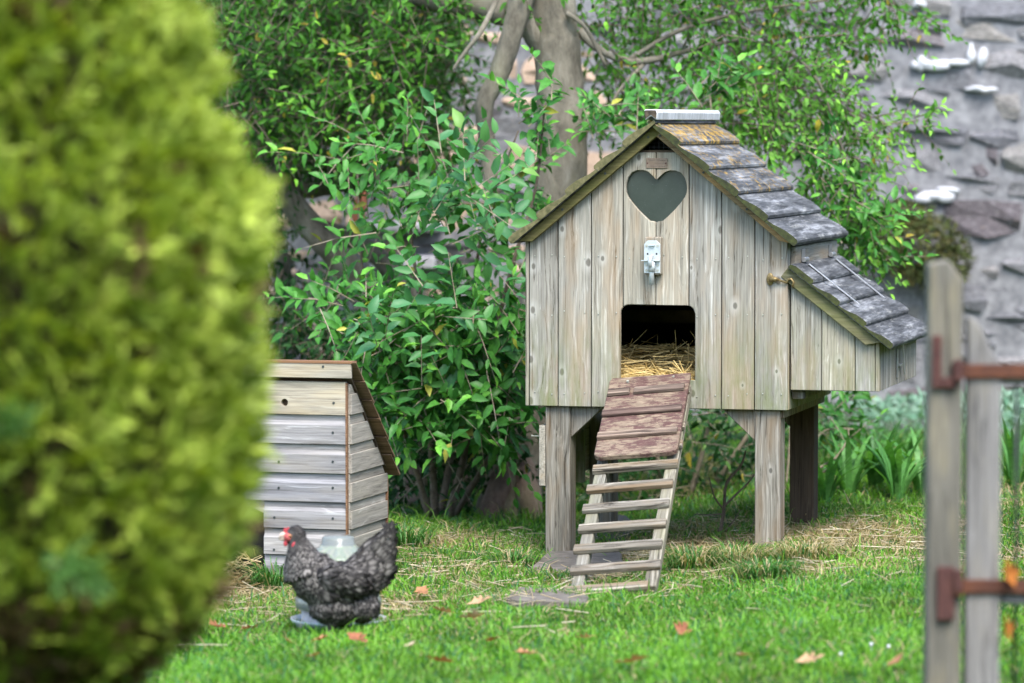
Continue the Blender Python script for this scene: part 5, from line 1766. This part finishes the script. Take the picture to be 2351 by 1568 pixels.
# the big leaves nearest us, each a leaf of its own
lv = []
for k in range(4):
    rr = np.random.default_rng(70 + k)
    v, f = leaf_arrays(np.zeros((1, 3)), np.array([[0, 1., 0]]), np.array([[0, 0, 1.]]), np.array([1.0]), np.array([.5 + .05 * k]), droop=.2 + .15 * k)
    o = np_mesh('leaf', v, f, M['shrubm'], None, np.tile(np.array([[.05, .17, .045], [.07, .2, .05], [.06, .19, .07], [.14, .28, .06]][k]), (8, 1)))
    lv.append(o.data); bpy.data.objects.remove(o)
bp = px_points([(880, 260), (1010, 250), (1200, 420), (1210, 620), (1190, 900), (1060, 960), (880, 820), (800, 720), (830, 640), (1000, 650), (900, 430)], 34, 14.15, 14.45)
for b_ in bp:
    d = Vector(rnd_dirs(1)[0]) + Vector((0, -.2, .5)); d.normalize()
    sd = d.cross(Vector((.2, -1, .3))).normalized()
    for k in range(7):
        t = (k + .5) / 7
        p = Vector(b_) + d * (.22 * t)
        ld = (d * .7 + sd * (.8 if k % 2 else -.8) + Vector(rng.normal(0, .3, 3))).normalized()
        up = Vector((0, -.6, .8)) + Vector(rng.normal(0, .35, 3))
        xx = ld.cross(up).normalized(); zz = xx.cross(ld)
        s_ = random.uniform(.055, .085)
        o = bpy.data.objects.new('leaf', lv[random.choice((0, 1, 1, 2, 2, 3) if k > 4 else (0, 0, 1, 2))]); link(o, shrub)
        mt = Matrix(((xx.x, ld.x, zz.x, 0), (xx.y, ld.y, zz.y, 0), (xx.z, ld.z, zz.z, 0), (0, 0, 0, 1)))
        o.matrix_local = Matrix.Translation(p - t3) @ mt @ Matrix.Scale(s_, 4)
    mbt = ([b_ - np.array(t3)], None)
    TP.append((np.array([np.array(b_) + np.array(sd) * .002 - np.array(t3), np.array(b_) - np.array(sd) * .002 - np.array(t3), np.array(b_) + np.array(d) * .21 - np.array(sd) * .001 - np.array(t3), np.array(b_) + np.array(d) * .21 + np.array(sd) * .001 - np.array(t3)]), np.array([[0, 1, 2, 3]])))
v, f, c_ = merge(LP); tag(np_mesh('foliage', v, f, M['shrubm'], shrub, c_), kind='stuff')
v, f = merge2(TP); tag(np_mesh('twigs', v, f, M['twig_pale'], shrub), kind='stuff')

# ---- undergrowth behind and below the house
t4 = P(1550, 1180, 15.6); t4.z = float(gz(t4.x, t4.y)) - .02
bush = empty('leafy_bush', t4)
tag(bush, 'green bush with low leaves coloured in shade seen between the legs of the hen house', 'bush')
tb = t4; LP, TP = [], []
for pts_ in ([(1540, 1190, 15.6, 14), (1500, 1000, 15.5, 9), (1460, 700, 15.4, 7), (1430, 330, 15.3, 4)], [(1570, 1190, 15.6, 14), (1640, 900, 15.5, 9), (1650, 500, 15.4, 6), (1630, 220, 15.3, 4)], [(1590, 1190, 15.6, 14), (1750, 950, 15.5, 9), (1920, 700, 15.4, 6), (1990, 500, 15.3, 4)]):
    limb('stem', pts_, M['twig_pale'], bush, t4, 8)
add([(1250, 930), (1760, 930), (1760, 1130), (1650, 1190), (1250, 1190)], 230, 15.3, 16.6, 8, .24, .06, gs_shade, dirbias=(0, -.3, .1))
add([(1380, 230), (1480, 250), (1470, 330), (1390, 380), (1350, 330)], 22, 14.9, 15.3, 8, .2, .065, gs, dirbias=(0, 0, .8))
add([(1590, 200), (1660, 190), (1665, 260), (1590, 262)], 7, 14.9, 15.2, 9, .2, .075, gs, dirbias=(0, 0, 1))
add([(1920, 560), (1960, 420), (2050, 520), (2050, 590), (1990, 610), (1940, 600)], 18, 15.0, 15.4, 9, .2, .068, gs, dirbias=(.5, -.2, .1))
add([(1800, 300), (1900, 300), (2000, 420), (1990, 520), (1900, 470), (1820, 400)], 42, 15.0, 15.6, 9, .2, .055, gs, dirbias=(.4, -.2, -.2))
add([(1200, 560), (1260, 440), (1300, 420), (1260, 560)], 12, 14.8, 15.1, 8, .18, .06, gs, dirbias=(0, 0, .4))
add([(1850, 930), (1960, 900), (1930, 1060), (1860, 1120)], 34, 15.2, 16.2, 8, .22, .06, gs, dirbias=(.2, -.3, .2))
v, f, c_ = merge(LP); tag(np_mesh('foliage', v, f, M['shrubm'], bush, c_), kind='stuff')
v, f = merge2(TP); tag(np_mesh('twigs', v, f, M['twig_pale'], bush), kind='stuff')

# ---- ivy mound with old stump behind the hutch
t5 = P(960, 1180, 15.9); t5.z = float(gz(t5.x, t5.y)) - .02
st_ = empty('ivy_stump', t5)
tag(st_, 'brown old stump overgrown with ivy beside the tree base', 'stump')
limb('stump', [(965, 1240, 15.8, 150), (960, 1150, 15.8, 120), (975, 1060, 15.8, 100), (1000, 980, 15.9, 70)], M['bark_brown'], st_, t5, 14)
limb('side_stem', [(1050, 1230, 15.8, 60), (1060, 1100, 15.9, 44), (1075, 960, 16, 36), (1080, 700, 16, 26)], M['bark_brown'], st_, t5, 12)
tb = t5; LP, TP = [], []
add([(880, 980), (1120, 960), (1140, 1150), (900, 1200)], 70, 15.2, 15.7, 7, .16, .045, gr_ivy, dirbias=(0, -.3, -.6))
add([(900, 650), (1240, 650), (1240, 1150), (900, 1150)], 190, 16.2, 17.4, 7, .22, .05, gr_ivy, dirbias=(0, -.2, -.3))
v, f, c_ = merge(LP); tag(np_mesh('ivy', v, f, M['leafm'], st_, c_), kind='stuff')
v, f = merge2(TP); tag(np_mesh('ivy_stems', v, f, M['twig'], st_), kind='stuff')


# ---- strap-leaved weeds by the wall on the right
def strap_plant(px, py, Y, n, L, W, label, c1, c2, lean=(.2, .9)):
    c0 = P(px, py, Y); c0.z = float(gz(c0.x, c0.y)) - .01
    e = empty('strap_leaf_plant', c0)
    a_ = rng.random(n) * 6.28
    d = np.stack([np.cos(a_), np.sin(a_), np.zeros(n)], 1)
    xs_ = np.stack([-np.sin(a_), np.cos(a_), np.zeros(n)], 1)
    H = (rng.uniform(.6, 1.15, n) * L)[:, None]; ln = rng.uniform(*lean, n)[:, None]; Wd = (rng.uniform(.7, 1.2, n) * W)[:, None]
    z = np.array([0, 0, 1.])
    rows = []
    for t, w_ in ((0, .6), (.25, .9), (.5, 1), (.75, .8), (.92, .4), (1, .04)):
        c_ = d * .02 + d * H * ln * t ** 1.8 + z * H * (t - .45 * ln * t ** 3)
        rows += [c_ - xs_ * Wd * .5 * w_, c_ + xs_ * Wd * .5 * w_]
    v = np.stack(rows, 1)
    f0 = [(2 * r, 2 * r + 1, 2 * r + 3, 2 * r + 2) for r in range(5)]
    f = (np.array(f0)[None] + (np.arange(n) * 12)[:, None, None]).reshape(-1, 4)
    t = rng.random((n, 1)); cc_ = np.array(c1) * (1 - t) + np.array(c2) * t
    np_mesh('blades', v.reshape(-1, 3), f, M['grassm'], e, np.repeat(cc_, 12, 0), smooth=True)
    return tag(e, label, 'plant', 'strap leaved plants by the wall')


for (px, py, Y, n, L, W, lab) in [(1895, 1150, 14.7, 20, .24, .024, 'glossy strap leaved plant right behind the rear right leg'), (1950, 1155, 14.9, 22, .26, .026, 'low strap leaved plant in the middle of the weeds by the wall'),
                                  (2010, 1150, 15.1, 24, .3, .028, 'bright strap leaved plant halfway between rear leg and gate post'), (2060, 1145, 14.8, 20, .3, .026, 'upright strap leaved plant left of the gate post'),
                                  (2115, 1150, 15.0, 20, .32, .026, 'tall strap leaved plant right beside the gate post'), (2330, 1160, 15.2, 22, .34, .02, 'strap leaved plant seen through the gate bars'), (1940, 1100, 16.4, 16, .22, .02, 'taller strap leaved plant further back by the wall'), (2080, 1080, 16.8, 16, .2, .02, 'grassy strap leaved plant at the foot of the wall')]:
    strap_plant(px, py, Y, n, L, W, lab, (.05, .17, .03), (.12, .3, .07))
# ledge stones in front of the wall on the right
for k, (x0, x1, y0, y1, Y) in enumerate([(1960, 2140, 985, 1075, 17.9), (2120, 2420, 1000, 1060, 17.9), (1880, 2010, 925, 975, 18.6)]):
    p0 = P(x0, y1, Y); p1 = P(x1, y0, Y)
    c0 = Vector(((p0.x + p1.x) / 2, Y + .15, 0)); mb = MB()
    o = bpy.data.objects.new('kerb_stone', stone_me[k].copy()); link(o)
    o.location = ((p0.x + p1.x) / 2, Y + .15, p1.z / 2 - .03); o.scale = (p1.x - p0.x, .34, p1.z + .1)
    tag(o, ['flat grey rock at the foot of the wall behind the strap leaves', 'long grey rock behind the gate at the foot of the wall', 'low rock under the nest box at the wall foot'][k], 'rock')
n = 1500
x = rng.uniform(1.2, 2.9, n); y = rng.uniform(16.6, 19.0, n)
pts = np.stack([x, y, gz(x, y)], 1)
t = rng.random((n, 1)); cc_ = np.array([.06, .18, .05]) * (1 - t) + np.array([.14, .28, .12]) * t
tag(blades('tall_grass', pts, rng.uniform(.06, .17, n), rng.uniform(.005, .01, n), rng.uniform(.2, .8, n), cc_), 'tall rough grass along the foot of the stone wall', kind='stuff')
# pale blue-green ground cover on the ledge
n = 900
bp = px_points([(1960, 930), (2140, 900), (2360, 905), (2360, 985), (1980, 990)], n, 17.7, 18.6)
v, f = leaf_arrays(bp, rnd_dirs(n) + np.array([0, -.2, .5]), rnd_dirs(n) + np.array([0, -1, 1]), rng.uniform(.03, .06, n), rng.uniform(.015, .03, n))
t = rng.random((n, 1)); cc_ = np.array([.09, .2, .12]) * (1 - t) + np.array([.24, .36, .27]) * t
tag(np_mesh('ground_cover', v, f, M['mossm'], None, np.repeat(cc_, 8, 0)), 'pale blue green creeping plants on the rock ledge', kind='stuff')

# ---- bare twiggy sapling under the house
sp0 = G(1655, 1232)
sap = empty('bare_sapling', sp0); tag(sap, 'bare brown sapling twigs growing under the hen house', 'sapling')
SY = sp0.y
for pts_ in ([(1650, 1240, SY, 9), (1662, 1170, SY, 8), (1668, 1110, SY, 7), (1700, 1070, SY, 6), (1712, 1035, SY, 4)], [(1665, 1160, SY, 6), (1690, 1135, SY + .02, 5), (1718, 1108, SY + .03, 4), (1732, 1088, SY + .03, 3)],
             [(1662, 1170, SY, 5), (1640, 1140, SY - .02, 4), (1628, 1095, SY - .03, 3)], [(1656, 1180, SY, 4), (1625, 1182, SY - .02, 3), (1595, 1180, SY - .03, 2)], [(1658, 1225, SY, 4), (1685, 1195, SY, 3), (1700, 1170, SY, 2)]):
    limb('twig', pts_, M['twig'], sap, sp0, 7)
# long dry arching stems right of the rear leg
ds = P(1868, 1100, 14.9); ds.z = float(gz(ds.x, ds.y))
dst = empty('dry_bramble', ds); tag(dst, 'pale dry arching bramble stems right of the rear leg', 'stem')
for pts_ in ([(1840, 1150, 14.9, 6), (1870, 1085, 14.9, 7), (1920, 1050, 14.9, 6), (1945, 1010, 14.9, 5), (1948, 985, 14.9, 3)], [(1845, 1150, 14.95, 5), (1875, 1098, 14.95, 6), (1920, 1062, 14.95, 4)], [(1850, 1150, 15.3, 4), (1880, 1000, 15.3, 4), (1960, 985, 15.3, 3)], [(1800, 1150, 15.2, 6), (1810, 1060, 15.2, 6), (1815, 980, 15.2, 5)]):
    limb('stem', pts_, M['twig_pale'], dst, ds, 7)

# ================================================================== CONIFER (near, left)
KY = 7.4
kc = P(60, 1000, KY); kc.z = 0
con = empty('golden_conifer', (kc.x, KY, float(gz(kc.x, KY))))
tag(con, 'large golden green conifer filling the left foreground', 'conifer')
mb = MB(); mb.tube([(0, 0, -.05), (.01, 0, .6), (0, .01, 1.4), (0, 0, 2.6)], [.05, .045, .03, .012], 10); mb.build('trunk', M['bark_brown'], con, smooth=True)
edge = [(-500, 330), (-250, 420), (0, 478), (100, 492), (200, 505), (300, 545), (400, 600), (480, 636), (560, 622), (700, 602), (900, 596), (1050, 594), (1200, 572), (1300, 525), (1400, 440), (1480, 350), (1568, 230), (1640, 120)]
ez = np.array([P(60, e[0], KY).z for e in edge]); er = np.array([(e[1] - 60) * KY / F for e in edge]) - .008
o_ = np.argsort(ez); ez = ez[o_]; er = er[o_]
mbc = MB()
rrc = random.Random(9)
bl = []
for k in range(70):
    zc_ = ez[0] + (ez[-1] - ez[0]) * (k + .5) / 70; a_ = k * 2.399; r_ = float(np.interp(zc_, ez, er)) * .8
    bl.append((a_, zc_, r_))
    mbc.tube([(0, 0, max(.1, zc_ - r_ * .6)), (r_ * .5 * math.cos(a_), r_ * .5 * math.sin(a_), zc_ - r_ * .25), (r_ * math.cos(a_), r_ * math.sin(a_), zc_)], [.01, .007, .003], 5)
tag(mbc.build('branches', M['bark_brown'], con, smooth=True), kind='stuff')
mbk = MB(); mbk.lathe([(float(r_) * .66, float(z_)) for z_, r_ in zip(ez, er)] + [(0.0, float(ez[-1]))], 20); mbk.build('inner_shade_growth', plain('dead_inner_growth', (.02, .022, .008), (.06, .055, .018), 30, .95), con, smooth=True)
nc = 3400
zc_ = ez[0] + (ez[-1] - ez[0]) * (np.arange(nc) + .5) / nc
ac_ = np.arange(nc) * 2.39996 + rng.normal(0, .12, nc)
Rz = np.interp(zc_, ez, er)
rc_ = Rz * (1.0 - .2 * rng.random(nc) ** 1.4)
cl_col = np.clip(rng.normal(.5, .26, nc), 0, 1)
cl_dir = np.stack([np.cos(ac_), np.sin(ac_), rng.uniform(.1, 1.1, nc)], 1) + rng.normal(0, .3, (nc, 3))
cl_dir /= np.linalg.norm(cl_dir, axis=1, keepdims=True)
cl_len = rng.uniform(.06, .12, nc)
cl_c = np.stack([rc_ * np.cos(ac_), rc_ * np.sin(ac_), zc_], 1) - cl_dir * (cl_len * .8)[:, None]
per = 18
ci = np.repeat(np.arange(nc), per); n = nc * per
tt = rng.random(n)
fanv = np.cross(cl_dir, rnd_dirs(nc)); fanv /= np.linalg.norm(fanv, axis=1, keepdims=True)
sd_ = rng.choice([-1., 1.], n)
base = cl_c[ci] + cl_dir[ci] * (cl_len[ci] * tt)[:, None] + fanv[ci] * (sd_ * .028 * (1 - tt) * rng.random(n))[:, None]
d = cl_dir[ci] * .8 + fanv[ci] * (sd_ * .7)[:, None] + rng.normal(0, .22, (n, 3))
L = rng.uniform(.03, .06, n)
v, f = leaf_arrays(base, d, np.cross(cl_dir, fanv)[ci] + rng.normal(0, .3, (n, 3)), L, L * .3, droop=.12, fold=.1)
t = np.clip(cl_col[ci] * .75 + rng.random(n) * .3, 0, 1)[:, None]
c_ = np.array([.12, .185, .016]) * (1 - t) + np.array([.5, .6, .1]) * t
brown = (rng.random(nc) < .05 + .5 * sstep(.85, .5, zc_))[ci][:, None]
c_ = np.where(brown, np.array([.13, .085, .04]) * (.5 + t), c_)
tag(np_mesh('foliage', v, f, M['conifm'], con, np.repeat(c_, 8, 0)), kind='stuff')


def sprig(name, px, py, Y, n, colr, L, label, dirv):
    c0 = P(px, py, Y); e = empty(name, c0)
    base = np.zeros((n, 3)) + rng.normal(0, .012, (n, 3)); t = rng.random(n)[:, None]
    dv = np.array(dirv) / np.linalg.norm(dirv)
    base = base + dv * t * L
    d = dv * .6 + rnd_dirs(n) * .7
    v, f = leaf_arrays(base, d, rnd_dirs(n), rng.uniform(.03, .05, n), rng.uniform(.008, .014, n))
    np_mesh('needles', v, f, M['conifm'], e, np.repeat(np.array(colr) * rng.uniform(.7, 1.3, (n, 1)), 8, 0))
    mb = MB(); mb.tube([(0, 0, 0), tuple(dv * L)], [.003, .0015], 6); mb.build('stem', M['twig'], e)
    return tag(e, label, 'sprig')


e1 = sprig('green_sprig', 120, 1290, 6.85, 130, (.07, .16, .03), .08, 'dark blue green sprig sticking out of the lower conifer', (.8, -.2, -.35))
e2 = sprig('green_sprig', -40, 995, 6.9, 110, (.07, .16, .03), .07, 'dark blue green sprig at the left edge of the conifer', (.8, -.2, .3))
# clover heads in the near grass
for k, (px, py) in enumerate([(2000, 1502), (2040, 1507), (1930, 1525)]):
    p = G(px, py); mb = MB(); mb.tube([(0, 0, 0), (0, 0, .025)], .001, 5); mb.ellipsoid((0, 0, .028), (.006, .006, .006), None, 8, 6)
    tag(mb.build('clover_flower', M['white_stone'], None, smooth=True, loc=p), 'small white clover head in the near lawn', 'flower', 'clover heads in the lawn')
